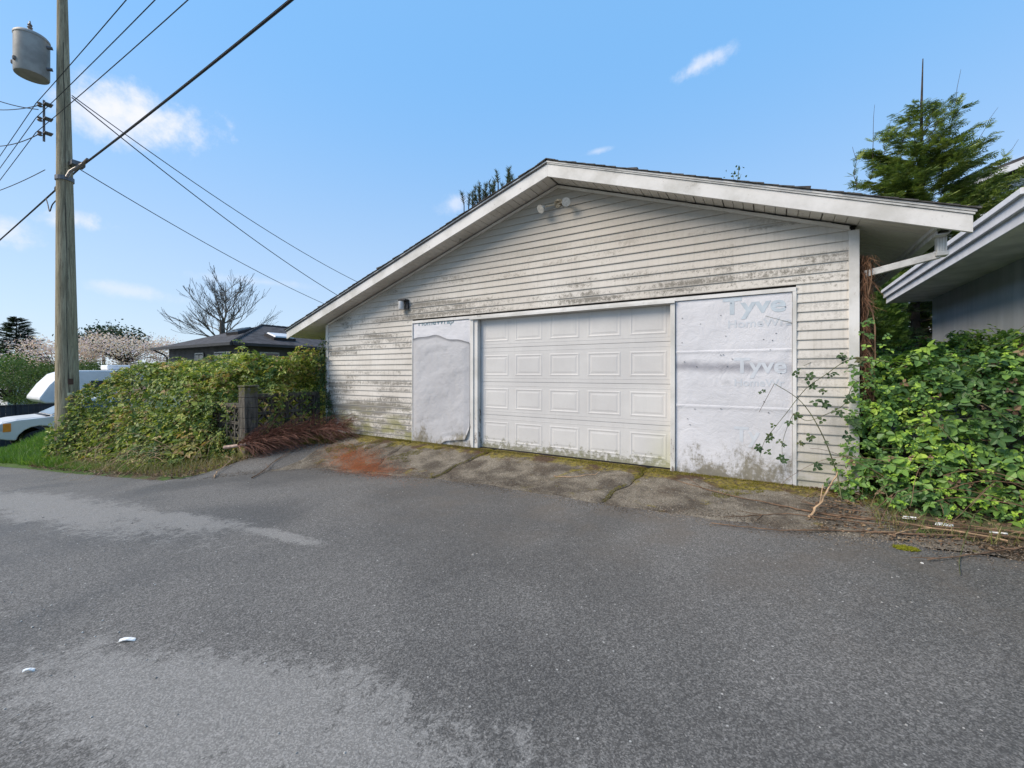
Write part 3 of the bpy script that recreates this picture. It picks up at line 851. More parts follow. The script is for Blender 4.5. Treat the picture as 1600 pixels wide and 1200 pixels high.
MB().box(-4.07, -1.07, WY - .02, WY + .12, -.12, -.028).build('threshold', M['apron'], gar)

# house wrap sheets: each a thin rippled skin
SURF = {}
def sheet(name, x0, x1, z0, z1, mat, amp=.006, bot=None, top=None, yoff=0.0, seed=1, nx=60, nz=60, curl=None):
    U, W = np.meshgrid(np.linspace(0, 1, nx), np.linspace(0, 1, nz), indexing='ij')
    X = x0 + (x1 - x0) * U
    zb = z0 + (bot(U) if bot else 0); zt = z1 + (top(U) if top else 0)
    Z = zb + (zt - zb) * W
    edge = np.minimum(1, np.minimum(np.minimum(U, 1 - U), np.minimum(W, 1 - W)) * 12)
    Y = WY + yoff - .004 - amp * (1 + wav(X * 1.4, Z, 5, seed) + .6 * np.abs(wav(X, Z * 1.3, 13, seed + 1))) * edge
    if curl is not None: Y = Y - curl(U, W); 
    V = np.stack([X, Y, Z], -1).reshape(-1, 3); V2 = V + np.array([0, .0015, 0]); i = np.arange(nx * nz).reshape(nx, nz)
    F = np.stack([i[:-1, :-1], i[1:, :-1], i[1:, 1:], i[:-1, 1:]], -1).reshape(-1, 4)
    F2 = F[:, ::-1] + nx * nz
    o = link(name, mesh_np(name, np.concatenate([V, V2]), np.concatenate([F, F2]), smooth=True), mat, gar)
    SURF[o.name] = (X[:, 0], Z[0, :], Y); return o
MB().box(-1.008, OX1 - .006, WY + .004, WY + .03, -.03, OZ - .037).build('backing_board', M['trim'], gar)
MB().box(OX0 + .008, -4.217, WY + .004, WY + .03, -.06, OZ - .037).build('backing_board', M['trim'], gar)
rag = lambda U: .022 * wav(U * 9, U * 2, 3, 31) + .018 * wav(U * 30, U, 3, 32) + .02
s1 = sheet('house_wrap', -1.004, OX1 - .008, 1.495, OZ - .04, M['wrap_white'], .003, yoff=-.004, seed=41, nx=40, nz=30)
s2 = sheet('house_wrap', -1.004, OX1 - .008, .83, 1.515, M['wrap_white'], .004, yoff=.0, seed=43, curl=lambda U, W: .008 * np.exp(-((W - .97) / .03) ** 2))
s3 = sheet('house_wrap', -1.004, OX1 - .008, -.035, .85, M['wrap_white'], .004, bot=rag, yoff=.002, seed=45, curl=lambda U, W: .010 * np.exp(-((W - .98) / .03) ** 2))
s4 = sheet('house_wrap', OX0 + .010, -4.222, 1.72, OZ - .04, M['wrap_white'], .006, yoff=-.002, seed=47)
s4['label'] = 'bright white wrap at the top of the narrow panel'
def botl(U): return np.interp(U, [0, .42, .62, .93, 1], [-.07, -.065, .07, .12, .30]) * 1.0
def topl(U): return -.05 * np.abs(U - .42) * 1.6 - .06 * U + .06 * np.exp(-((U - .35) / .3) ** 2) + .012 * np.sin(U * 17)
s5 = sheet('house_wrap', OX0 + .014, -4.232, .0, 1.86, M['wrap_grey'], .012, bot=botl, top=topl, yoff=-.012, seed=49, nx=80, nz=110,
           curl=lambda U, W: .022 * np.exp(-((W - 1) / .012) ** 2) + .02 * np.exp(-(W / .03) ** 2) + .008 * np.maximum(0, np.sin((U * 1.4 + W * 2.2) * 9)) * np.exp(-W * 5))
s5['label'] = 'greyed wrap sheet sagging with its lower corner curled up'
s6 = sheet('house_wrap', -5.50, -4.24, -.075, .12, M['wrap_white'], .006, yoff=.0, seed=51)
# staples / cap nails on the wide panel
for k in range(26):
    x = random.uniform(-.95, .15); zz = random.uniform(.5, 2.08)
    MB().box(x, x + .012, WY - .017, WY - .010, zz, zz + .004).build('staple', M['cable'], gar)

def text_mesh(txt, size, x, zbase, y, mat, parent, bold=0.0, sx=1.0, name='lettering', clipx=None):
    cu = bpy.data.curves.new('lettering', 'FONT'); cu.body = txt; cu.size = size; cu.offset = bold; cu.extrude = .0003; cu.resolution_u = 4
    o = bpy.data.objects.new('tmp', cu); col.objects.link(o)
    dg = bpy.context.evaluated_depsgraph_get(); dg.update()
    me = bpy.data.meshes.new_from_object(o.evaluated_get(dg)); bpy.data.objects.remove(o)
    n = len(me.vertices); a = np.empty(n * 3); me.vertices.foreach_get('co', a); a = a.reshape(-1, 3)
    b = np.stack([x + a[:, 0] * sx, y - a[:, 2], zbase + a[:, 1]], -1)
    if clipx is not None: b[:, 0] = np.minimum(b[:, 0], clipx)
    sx_, sz_, sy_ = SURF[parent.name]
    ix = np.clip(np.searchsorted(sx_, b[:, 0]) - 1, 0, len(sx_) - 2); iz = np.clip(np.searchsorted(sz_, b[:, 2]) - 1, 0, len(sz_) - 2)
    b[:, 1] = np.minimum.reduce([sy_[ix, iz], sy_[ix + 1, iz], sy_[ix, iz + 1], sy_[ix + 1, iz + 1]]) - .0016 - a[:, 2]
    me.vertices.foreach_set('co', b.ravel()); me.materials.clear(); me.update()
    return link(name, me, mat, parent)
YT = WY
text_mesh('Tyve', .262, -.475, 1.925, YT, M['wrap_print'], s1, .007, 1.22, clipx=.20)
text_mesh('HomeWra', .125, -.43, 1.765, YT, M['wrap_print_faint'], s1, .0025, 1.16, clipx=.20)
text_mesh('Tyve', .25, -.355, 1.235, YT, M['wrap_print_faint'], s2, .006, 1.05, clipx=.20)
text_mesh('HomeWr', .115, -.36, 1.085, YT, M['wrap_print_faint'], s2, .002, 1.08, clipx=.20)
text_mesh('Ty', .24, -.355, .44, YT, M['wrap_print_faint'], s3, .006, 1.0)
text_mesh('HomeWrap', .13, -5.40, OZ - .085, WY - .0215, M['wrap_print_dark'], s4, .003, 1.3)

# wall lantern and twin flood lamps
wlamp = MB().box(-5.80, -5.62, WY - .12, WY - .018, 2.545, 2.575).build('wall_lamp', M['lamp_black'], gar, bevel=.004, label='small black box lamp with a frosted cylinder glass')
MB().box(-5.69, -5.62, WY - .05, WY - .018, 2.40, 2.545).build('back_plate', M['lamp_black'], wlamp, bevel=.003)
MB().lathe([(.045, 2.395), (.052, 2.405), (.052, 2.544)], (-5.755, WY - .08), 18).build('lamp_glass', M['frost'], wlamp, smooth=True)
fl0 = MB().lathe([(.001, 0), (.048, 0), (.05, .012), (.03, .028), (.001, .03)], (0, 0), 18)
m = MB(); m.v = [(x - 2.62, WY - .017 - z, 3.68 + y) for (x, y, z) in fl0.v]; m.f = fl0.f
flood = m.build('flood_light', M['flood'], gar, smooth=True, label='twin flood lamps on a round plate under the gable peak')
def lamp_head(base, aim):
    base = Vector(base); aim = Vector(aim).normalized()
    MB().tube([(-2.62, WY - .045, 3.68), base], .011, 8).build('lamp_arm', M['flood'], flood)
    prof = [(.0, .018), (.02, .024), (.05, .042), (.085, .060), (.095, .062)]
    MB().tube([base + aim * a for a, r in prof], [r for a, r in prof], 16).build('lamp_head', M['flood_glass'], flood, smooth=True)
lamp_head((-2.80, WY - .10, 3.66), (-.35, -.8, -.62))
lamp_head((-2.45, WY - .10, 3.67), (.30, -.85, -.55))
MB().tube([(-2.66, WY - .05, 3.70), (-2.60, WY - .09, 3.72), (-2.53, WY - .06, 3.70)], .018, 8).build('sensor', M['flood'], flood)

# ------------------------------------------------------------------ neighbour house at the right edge
nh = empty('neighbour_house', (5.6, 8.5, 0), label='blue-grey stucco house at the right edge with pale stepped eave boards', cat='house')
MB().box(2.60, 9.5, 6.0, 10.85, -.5, 2.66).build('wall', M['stucco'], nh)
NZ = 2.625
MB().box(2.0, 9.9, 5.6, 11.0, NZ, NZ + .03).build('soffit', M['soffit_grey'], nh)
MB().box(1.972, 1.998, 5.55, 11.02, NZ - .012, NZ + .145).build('fascia', M['fascia_blue'], nh, bevel=.003)
MB().box(1.935, 1.971, 5.55, 11.04, NZ + .10, NZ + .235).build('fascia', M['fascia_blue'], nh, bevel=.003)
MB().box(1.90, 1.934, 5.55, 11.06, NZ + .205, NZ + .262).build('drip_edge', M['fascia_blue'], nh, bevel=.003)
MB().box(2.0, 9.9, 11.0, 11.03, NZ - .012, NZ + .2).build('fascia', M['fascia_blue'], nh)
MB().prism([(1.92, NZ + .265), (9.98, NZ + .265), (5.9, NZ + .75)], 'y', 5.5, 11.08).build('roof', M['shingle_far'], nh)

# white two-storey house behind
wh = empty('white_house', (11, 25.5, 0), label='white clapboard upper storey with dark roof edge behind the spruce', cat='house')
MB().box(6.9, 15, 23.2, 30, -.5, 8.2).build('wall', M['white_siding'], wh)
m = MB(); zz = 6.2
while zz < 8.25:
    m.prism([(23.165, zz), (23.18, zz + .17), (23.198, zz + .17), (23.198, zz)], 'x', 6.9, 15); zz += .18
m.build('clapboard', M['white_siding'], wh, kind='stuff')
MB().prism([(6.2, 8.30), (11, 9.80), (15.8, 8.30), (15.8, 8.55), (11, 10.10), (6.2, 8.55)], 'y', 22.6, 30.5).build('roof', M['shingle_far'], wh)
MB().prism([(6.15, 8.17), (11, 9.71), (15.85, 8.17), (15.85, 8.41), (11, 9.97), (6.15, 8.41)], 'y', 22.55, 22.59).build('barge_board', M['white_siding'], wh)
MB().prism([(6.9, 8.21), (15, 8.21), (11, 9.65)], 'y', 23.2, 23.4).build('gable', M['white_siding'], wh)

# ------------------------------------------------------------------ dark hip-roofed house beyond the brambles
dh = empty('hip_roofed_house', (-24, 14, -1.5), label='single-storey charcoal house with dark hip roof and two skylights beyond the brambles', cat='house')
HX0, HX1, HY0, HY1, HE = -28.1, -19.7, 9.0, 20.5, 2.55
MB().box(HX0 + .5, HX1 - .5, HY0 + .5, HY1 - .5, -2.5, HE - .01).build('wall', M['wall_dark'], dh)
cx = (HX0 + HX1) / 2; RZ = 3.83
m = MB(); m.v = [(HX0, HY0, HE), (HX1, HY0, HE), (HX1, HY1, HE), (HX0, HY1, HE), (cx, HY0 + 3.4, RZ), (cx, HY1 - 3.4, RZ)]
m.f = [(0, 1, 4), (1, 2, 5, 4), (2, 3, 5), (3, 0, 4, 5), (3, 2, 1, 0)]
roof = m.build('roof', M['shingle_far'], dh)
for (a, b) in (((HX0, HY0), (HX1, HY0)), ((HX1, HY0), (HX1, HY1))):
    if a[1] == b[1]: MB().box(a[0] - .08, b[0] + .08, a[1] - .13, a[1] - .005, HE - .13, HE - .005).build('gutter', M['gutter_dark'], dh)
    else: MB().box(a[0] + .005, a[0] + .13, a[1] - .005, b[1], HE - .13, HE - .005).build('gutter', M['gutter_dark'], dh)
MB().tube([(HX0 + .12, HY0 - .05, HE - .12), (HX0 + .35, HY0 + .3, HE - .35), (HX0 + .48, HY0 + .42, HE - .5), (HX0 + .48, HY0 + .42, -2)], .04, 6).build('downspout', M['gutter_dark'], dh)
# hip ridge tiles
for k in range(18):
    f0, f1 = k / 18, (k + .93) / 18
    A, B = Vector((HX1, HY0, HE + .02)), Vector((cx, HY0 + 3.4, RZ + .02))
    MB().tube([A.lerp(B, f0), A.lerp(B, f1)], [.07, .055], 6).build('hip_tile', M['shingle_far'], roof)
for k in range(16):
    A, B = Vector((cx, HY0 + 3.4, RZ + .02)), Vector((cx, HY1 - 3.4, RZ + .02))
    MB().tube([A.lerp(B, k / 16), A.lerp(B, (k + .93) / 16)], [.075, .06], 6).build('ridge_tile', M['shingle_far'], roof)
def skylight(c, du, dv, n, mat, lab):
    c, du, dv, n = Vector(c), Vector(du), Vector(dv), Vector(n).normalized()
    m = MB()
    for h in (-.02, .14):
        for a, b in ((-1, -1), (1, -1), (1, 1), (-1, 1)): m.v.append(tuple(c + du * a + dv * b + n * h))
    m.f = [(4, 5, 6, 7)] + [(k, (k + 1) % 4, (k + 1) % 4 + 4, k + 4) for k in range(4)]
    s = m.build('skylight', M['gutter_dark'], roof, label=lab)
    m = MB()
    for h in (.145, .20):
        q = .88 if h < .15 else .8
        for a, b in ((-1, -1), (1, -1), (1, 1), (-1, 1)): m.v.append(tuple(c + du * a * q + dv * b * q + n * h))
    m.f = [(4, 5, 6, 7)] + [(k, (k + 1) % 4, (k + 1) % 4 + 4, k + 4) for k in range(4)]
    m.build('dome', mat, s)
sl = Vector((cx - HX1, 0, RZ - HE)).normalized()
skylight((HX1 - 1.3, 11.8, HE + 1.3 * (RZ - HE) / (HX1 - cx) * 1.0), (0, .55, 0), sl * .45, (-(RZ - HE) / (cx - HX1), 0, 1), M['frost'], 'pale domed skylight')
sl2 = Vector((0, 3.4, RZ - HE)).normalized()
skylight((HX1 - 3.3, HY0 + 1.9, HE + 1.9 * (RZ - HE) / 3.4), (.6, 0, 0), sl2 * .4, (0, -(RZ - HE) / 3.4, 1), M['glass'], 'dark flat skylight')
# vent pipe seen above the left roof slope
MB().tube([(-26.6, 11.6, 2.6), (-26.6, 11.6, 4.15)], .10, 10).build('chimney_pipe', M['wood_dark'], roof)
def far_window(x0, x1, z0, z1, y, panes=2):
    w = MB().box(x0, x1, y - .05, y + .02, z0, z1).build('window', M['wall_dark'], dh)
    n = panes; fw = (x1 - x0)
    for k in range(n):
        a = x0 + fw * k / n + .04; b = x0 + fw * (k + 1) / n - .03
        MB().box(a, b, y - .062, y - .051, z0 + .05, z1 - .05).build('pane', M['glass'], w)
    fr = MB()
    fr.box(x0 - .04, x1 + .04, y - .07, y - .04, z1, z1 + .05); fr.box(x0 - .04, x1 + .04, y - .07, y - .04, z0 - .05, z0)
    fr.box(x0 - .045, x0, y - .07, y - .04, z0, z1); fr.box(x1, x1 + .045, y - .07, y - .04, z0, z1)
    fr.build('frame', M['winframe'], w)
far_window(-24.3, -23.5, 1.2, 2.15, HY0 + .49)
far_window(-22.3, -20.9, 1.2, 2.15, HY0 + .49, 3)
# on the side facing the garage
for y0, y1 in ((10.4, 11.3), (13.2, 14.4)):
    w = MB().box(HX1 - .52, HX1 - .47, y0, y1, 1.2, 2.2).build('window', M['winframe'], dh)
    MB().box(HX1 - .468, HX1 - .455, y0 + .06, y1 - .06, 1.26, 2.14).build('pane', M['glass'], w)

# ------------------------------------------------------------------ vegetation makers (numpy)
def basis(N, spin=None):
    n = len(N); N = N / np.linalg.norm(N, axis=1, keepdims=True)
    r = rng.normal(size=(n, 3)); t = np.cross(N, r); t /= np.linalg.norm(t, axis=1, keepdims=True)
    return N, t, np.cross(N, t)
def scatter(tv, tf, P, N, S, T=None):
    """copies of a template (verts tv, quads tf) at P, normals N, sizes S; optional main axis T"""
    P = np.asarray(P, float); N = np.asarray(N, float); S = np.asarray(S, float)
    if T is None: N, t, b = basis(N)
    else:
        t = T / np.linalg.norm(T, axis=1, keepdims=True)
        b = np.cross(N, t); b /= np.maximum(np.linalg.norm(b, axis=1, keepdims=True), 1e-6); N = np.cross(t, b)
    V = P[:, None] + S[:, None, None] * (t[:, None] * tv[None, :, 0:1] + b[:, None] * tv[None, :, 1:2] + N[:, None] * tv[None, :, 2:3])
    F = tf[None] + (np.arange(len(P)) * len(tv))[:, None, None]
    return V.reshape(-1, 3), F.reshape(-1, 4)
def leaflet(L, W, ang=0, ox=0, oy=0, fold=.18):
    v = np.array([(0, 0, 0), (.30 * L, W * .46, fold * W), (.68 * L, W * .40, fold * W * .8), (L, 0, -.05 * L), (.68 * L, -W * .40, fold * W * .8), (.30 * L, -W * .46, fold * W), (.5 * L, 0, -.02)])
    c, s = math.cos(ang), math.sin(ang)
    v = np.stack([v[:, 0] * c - v[:, 1] * s + ox, v[:, 0] * s + v[:, 1] * c + oy, v[:, 2]], -1)
    return v, np.array([(0, 6, 2, 1), (6, 3, 2, 2), (0, 5, 4, 6), (6, 4, 3, 3)])
def trefoil():
    vs, fs, o = [], [], 0
    for (L, W, a, ox, oy) in ((1.0, .72, 0, .12, 0), (.80, .62, 1.75, 0, .03), (.80, .62, -1.75, 0, -.03)):
        v, f = leaflet(L, W, a, ox, oy); f = np.array([(0, 6, 2, 1), (0, 5, 4, 6), (6, 3, 2, 2), (6, 4, 3, 3)])
        # quads only: two per half
        f = np.array([(0, 6, 2, 1), (6, 3, 2, 2)[:4], (0, 5, 4, 6), (6, 4, 3, 3)[:4]])
        vs.append(v); fs.append(f + o); o += len(v)
    return np.concatenate(vs), np.concatenate(fs)
def fix(F):
    """drop the duplicate corner of degenerate quads: rewrite them as proper quads"""
    return F
# simple two-quad leaflet (folded along the midrib), no degenerate faces
def leaf2(L, W, a=0, ox=0, oy=0, fold=.2, droop=.12):
    v = np.array([(0, 0, 0), (.35 * L, W * .5, fold * W), (.72 * L, W * .36, fold * W * .6 - droop * L * .4), (L, 0, -droop * L), (.72 * L, -W * .36, fold * W * .6 - droop * L * .4), (.35 * L, -W * .5, fold * W)])
    c, s = math.cos(a), math.sin(a)
    v = np.stack([v[:, 0] * c - v[:, 1] * s + ox, v[:, 0] * s + v[:, 1] * c + oy, v[:, 2]], -1)
    return v, np.array([(0, 3, 2, 1), (0, 5, 4, 3)])
def combo(specs):
    vs, fs, o = [], [], 0
    for s in specs:
        v, f = leaf2(*s); vs.append(v); fs.append(f + o); o += len(v)
    return np.concatenate(vs), np.concatenate(fs)
TREF = combo([(1.0, .74, 0, .12, 0), (.82, .62, 1.9, 0, .03), (.82, .62, -1.9, 0, -.03)])
QUIN = combo([(1.0, .60, 0, .10, 0), (.85, .50, 1.15, 0, .03), (.85, .50, -1.15, 0, -.03), (.65, .42, 2.25, -.02, .03), (.65, .42, -2.25, -.02, -.03)])
SING = combo([(1.0, .62, 0, 0, 0)])
BLADE = (np.array([(0, -.03, 0), (0, .03, 0), (.55, .02, .12), (.55, -.02, .12), (1, .004, .42), (1, -.004, .42)]), np.array([(0, 1, 2, 3), (3, 2, 4, 5)]))

def shell_points(n, bounds, top, thick, grad=.06):
    """points in the outer skin of a mound given by its height function"""
    out = []; nor = []; tot = 0
    x0, x1, y0, y1, z0, z1 = bounds
    while tot < n:
        m = n * 6
        X = rng.uniform(x0, x1, m); Y = rng.uniform(y0, y1, m); Z = rng.uniform(z0, z1, m)
        t = top(X, Y)
        gxx = (top(X + grad, Y) - top(X - grad, Y)) / (2 * grad); gyy = (top(X, Y + grad) - top(X, Y - grad)) / (2 * grad)
        s = np.sqrt(1 + gxx ** 2 + gyy ** 2); d = (t - Z) / s
        g = H(X, Y)
        k = (d > -.03) & (d < thick) & (Z > g + .01) & (t > g + .05) & (rng.uniform(size=m) < np.exp(-np.maximum(d, 0) / (thick * .5)))
        out.append(np.stack([X, Y, Z], -1)[k]); nor.append((np.stack([-gxx, -gyy, np.ones(m)], -1) / s[:, None])[k]); tot += k.sum()
    P = np.concatenate(out)[:n]; N = np.concatenate(nor)[:n]
    return P, N

CAMP = np.array([0, 0, 1.24])
# ------------------------------------------------------------------ RIGHT BRAMBLE
def topR(X, Y):
    g = H(X, Y)
    yf = np.interp(X, [.4, .8, 1.2, 2.0, 5], [5.15, 4.98, 4.90, 4.85, 4.7])
    a = sm((Y - yf) / .75)
    b = sm((X - .42) / .40)
    h = np.interp(X, [.5, .9, 1.4, 2.0, 3, 5], [1.05, 1.24, 1.36, 1.52, 1.6, 1.6]) + .08 * sm((Y - 6) / 2)
    b = np.where(Y > 5.6, sm((X - .80) / .25), b)
    return g + h * a * b * (1 + .17 * wav(X, Y, 2.6, 61)) + (.20 * wav(X, Y, 6, 62) + .09 * wav(X, Y, 14, 64)) * a * b
br = empty('bramble_thicket', (2.0, 6.2, 0), label='lush green bramble thicket spilling out beside the right corner of the garage', cat='bramble')
def house_ok(P): return ~((P[:, 0] > 2.50) & (P[:, 1] > 5.95)) & ~((P[:, 0] < .80) & (P[:, 1] > 5.50))
P, N = shell_points(19000, (.45, 4.6, 4.6, 9.5, -.1, 2.5), topR, .42)
k = house_ok(P); P, N = P[k], N[k]
up = np.array([0, 0, 1.0]); NN = N * .6 + up * .5 + rng.normal(size=P.shape) * .45
sz = .034 + .060 * rng.uniform(0, 1, len(P)) ** 1.8
# the leaves that show largest become parts of their own
depth = -.5249 * P[:, 0] + .8513 * P[:, 1]; lat = .8513 * P[:, 0] + .5249 * P[:, 1]
vis = (topR(P[:, 0], P[:, 1]) - P[:, 2] < .22) & (lat / depth < 1.25) & (depth > .5)
score = np.where(vis, sz / depth, 0); order = np.argsort(-score)
big, rest = order[:285], order[285:]
kinds = [TREF, QUIN]
half = rng.uniform(size=len(rest)) < .6
VV, FF, o = [], [], 0
for tmpl, sel in ((TREF, rest[half]), (QUIN, rest[~half])):
    v, f = scatter(tmpl[0], tmpl[1], P[sel], NN[sel], sz[sel]); VV.append(v); FF.append(f + o); o += len(v)
link('foliage', mesh_np('foliage', np.concatenate(VV), np.concatenate(FF)), M['leaf_r'], br, kind='stuff')
Pt, Nt = shell_points(2600, (.45, 4.6, 4.6, 9.5, -.1, 2.5), topR, .09)
k = house_ok(Pt) & (wav(Pt[:, 0], Pt[:, 1] + Pt[:, 2], 3.2, 63) > -.15); Pt, Nt = Pt[k] + Nt[k] * .03, Nt[k]
v, f = scatter(QUIN[0], QUIN[1], Pt, Nt * .5 + up * .6 + rng.normal(size=Pt.shape) * .4, rng.uniform(.022, .042, len(Pt)))
link('young_leaves', mesh_np('young_leaves', v, f), M['leaf_tip'], br, kind='stuff')
Pt, Nt = shell_points(700, (.45, 4.6, 4.6, 9.5, -.1, 2.5), topR, .12)
k = house_ok(Pt); Pt, Nt = Pt[k] + Nt[k] * .01, Nt[k]
v, f = scatter(TREF[0], TREF[1], Pt, Nt * .5 + rng.normal(size=Pt.shape) * .7, rng.uniform(.025, .06, len(Pt)))
link('withered_leaves', mesh_np('withered_leaves', v, f), M['litter'], br, kind='stuff')
leafmesh = []
for tv, tf in (TREF, QUIN):
    me = mesh_np('leaf', tv, tf); me.materials.append(M['leaf_r_obj']); leafmesh.append(me)
def put_leaf(me, p, n, s, parent, spin=None, name='leaf'):
    o = bpy.data.objects.new(name, me); col.objects.link(o); o.parent = parent
    o.location = Vector(p) - WL[parent.name][0]
    q = Vector(n).to_track_quat('Z', 'Y'); e = q @ Matrix.Rotation(random.uniform(0, 6.28) if spin is None else spin, 3, 'Z').to_quaternion()
    o.rotation_mode = 'QUATERNION'; o.rotation_quaternion = e; o.scale = (s, s, s); return o
for j, q in enumerate(big):
    put_leaf(leafmesh[j % 2], P[q], NN[q], float(sz[q]) * 1.15, br)
def cane_path(p0, d, L, droop, n=9, jit=.03):
    p = Vector(p0); d = Vector(d).normalized(); pts = [p.copy()]
    for k in range(n):
        d = (d + Vector((random.gauss(0, jit), random.gauss(0, jit), -droop / n + random.gauss(0, jit)))).normalized()
        p = p + d * (L / n); pts.append(p.copy())
    return pts
def canes(n, bounds, base_h, parent, name, mat, r=.004, Lr=(.8, 2.0), topf=None):
    m = MB()
    for _ in range(n):
        x = random.uniform(bounds[0], bounds[1]); y = random.uniform(bounds[2], bounds[3])
        zt = float(topf(np.array([x]), np.array([y]))[0]) if topf else Hs(x, y)
        z = Hs(x, y) + (zt - Hs(x, y)) * random.uniform(.2, .95)
        a = random.uniform(0, 6.28)
        pts = cane_path((x, y, z), (math.cos(a), math.sin(a) - .5, random.uniform(.0, .9)), random.uniform(*Lr), random.uniform(.6, 2.0), 8, .08)
        pts = [Vector((p.x, p.y, max(p.z, Hs(p.x, p.y) + .01))) for p in pts]
        m.tube(pts, [r * (1 - .06 * q) for q in range(len(pts))], 4, False)
    return m.build(name, mat, parent, kind='stuff')
canes(95, (.95, 2.4, 5.0, 8.5), 0, br, 'canes', M['cane_green'], .0045, topf=topR)
canes(60, (.9, 2.3, 5.0, 5.6), 0, br, 'dry_canes', M['cane_dead'], .0035, (.4, 1.0), topf=lambda X, Y: H(X, Y) + .45)
# whippy shoots standing out of the top, leaves along them
ml = MB(); PT, NT_ = [], []
for (x, y, zz, dx, dy, L) in ((1.9, 7.2, 1.35, .5, -.15, .9), (2.1, 7.6, 1.5, -.7, .1, .8), (1.2, 6.6, 1.3, -.3, -.2, .7), (1.5, 6.0, 1.25, .6, .1, .9), (1.0, 5.7, .9, -.2, -.4, .8), (1.75, 6.6, 1.4, .3, .2, .8), (1.45, 7.0, 1.3, -.5, -.3, .7)):
    pts = cane_path((x, y, zz - .1), (dx, dy, .9), L, 1.5, 10, .05)
    ml.tube(pts, [.005 * (1 - .07 * q) for q in range(len(pts))], 5, False)
    for p in pts[2:]:
        for _ in range(2):
            PT.append(tuple(p + Vector((random.gauss(0, .03), random.gauss(0, .03), random.gauss(0, .02))))); NT_.append((random.gauss(0, .5), random.gauss(0, .5) - .4, .8))
ml.build('shoots', M['cane_green'], br, kind='stuff')
v, f = scatter(*TREF, np.array(PT), np.array(NT_), rng.uniform(.03, .055, len(PT)))
link('shoot_leaves', mesh_np('shoot_leaves', v, f), M['leaf_r'], br, kind='stuff')

# arching canes in front of the siding, with their leaves
def catmull(pts, n=5):
    P_ = [Vector(p) for p in pts]; P_ = [P_[0] * 2 - P_[1]] + P_ + [P_[-1] * 2 - P_[-2]]; out = []
    for i in range(1, len(P_) - 2):
        for k in range(n):
            t = k / n; a, b, c, d = P_[i - 1:i + 3]
            out.append(.5 * ((2 * b) + (c - a) * t + (2 * a - 5 * b + 4 * c - d) * t * t + (3 * b - a - 3 * c + d) * t ** 3))
    out.append(P_[-2]); return out
leaf_dull = []
for tv, tf in (TREF, QUIN):
    me = mesh_np('leaf', tv, tf); me.materials.append(M['leaf_dull']); leaf_dull.append(me)
def arch(label, pts, r, leaves, side=None):
    root = empty('bramble_cane', pts[0], label=label, cat='bramble cane', group='bramble canes arching in front of the siding')
    MB().tube(catmull(pts), [r * (1 - .55 * q / (5 * (len(pts) - 1))) for q in range(5 * (len(pts) - 1) + 1)], 6).build('stem', M['cane_green'], root, smooth=True)
    if side: MB().tube(catmull(side), .0025, 5).build('twig', M['cane'], root)
    for (x, y, zz, s) in leaves:
        put_leaf(random.choice(leaf_dull), (x, y - random.uniform(0, .04), zz), (random.gauss(0, .35), -.75, .55 + random.gauss(0, .25)), s * random.uniform(.045, .062), root)
        if random.random() < .75:
            put_leaf(random.choice(leaf_dull), (x + random.uniform(-.03, .03), y - random.uniform(0, .04), zz - random.uniform(.01, .04)), (random.gauss(0, .4), -.7, .3), s * .045, root)
arch('dark bramble cane rising from the corner and bending left over the white wrap',
     [(.60, 5.2, -.02), (.58, 5.3, .19), (.53, 5.3, .38), (.48, 5.3, .54), (.4, 5.3, .73), (.31, 5.3, .89), (.21, 5.3, 1.0), (.04, 5.3, 1.12)], .0065,
     [(.34, 5.27, .58, 1), (.26, 5.27, .51, .8), (.48, 5.27, .54, .6), (-.06, 5.27, 1.04, .6), (.53, 5.27, .35, .9), (.40, 5.27, .3, 1.2)], side=[(.04, 5.3, 1.12), (-.1, 5.3, .81)])
arch('long leafy bramble cane drooping across the siding from the thicket onto the wrap',
     [(.95, 5.2, 1.34), (.75, 5.25, 1.38), (.62, 5.25, 1.34), (.48, 5.25, 1.22), (.33, 5.25, 1.09), (.23, 5.25, .95), (.17, 5.25, .85), (.04, 5.25, .65), (-.05, 5.25, .5), (-.09, 5.25, .34)], .0045,
     [(.25, 5.27, 1.25, 1), (.35, 5.27, 1.2, 1.15), (.54, 5.27, 1.23, .9), (.37, 5.27, 1.09, 1.1), (.44, 5.27, 1.06, .9), (.17, 5.27, .72, 1), (.03, 5.27, .67, .8), (0, 5.27, .55, 1.1), (-.1, 5.27, .44, 1.1), (-.02, 5.27, .38, 1.2), (.62, 5.27, 1.38, .8), (.61, 5.27, 1.41, .9), (.68, 5.27, 1.3, 1.1), (.75, 5.25, 1.36, 1.1)])
arch('shorter bramble cane with drooping leaves hanging below the long one',
     [(.85, 5.25, 1.18), (.71, 5.3, 1.13), (.63, 5.3, .92), (.48, 5.3, .81), (.33, 5.3, .74), (.23, 5.3, .80), (.2, 5.3, .78), (.13, 5.3, .57), (.11, 5.3, .4), (.14, 5.3, .2)], .0038,
     [(.39, 5.27, .94, 1.2), (.47, 5.27, .93, 1.3), (.57, 5.27, .86, 1.2), (.45, 5.27, .75, 1), (.25, 5.27, .79, 1.2), (.11, 5.27, .34, 1.1), (.09, 5.27, .51, .8), (.66, 5.27, .97, 1.3), (.70, 5.27, .75, 1.2), (.64, 5.27, .62, 1.1)])

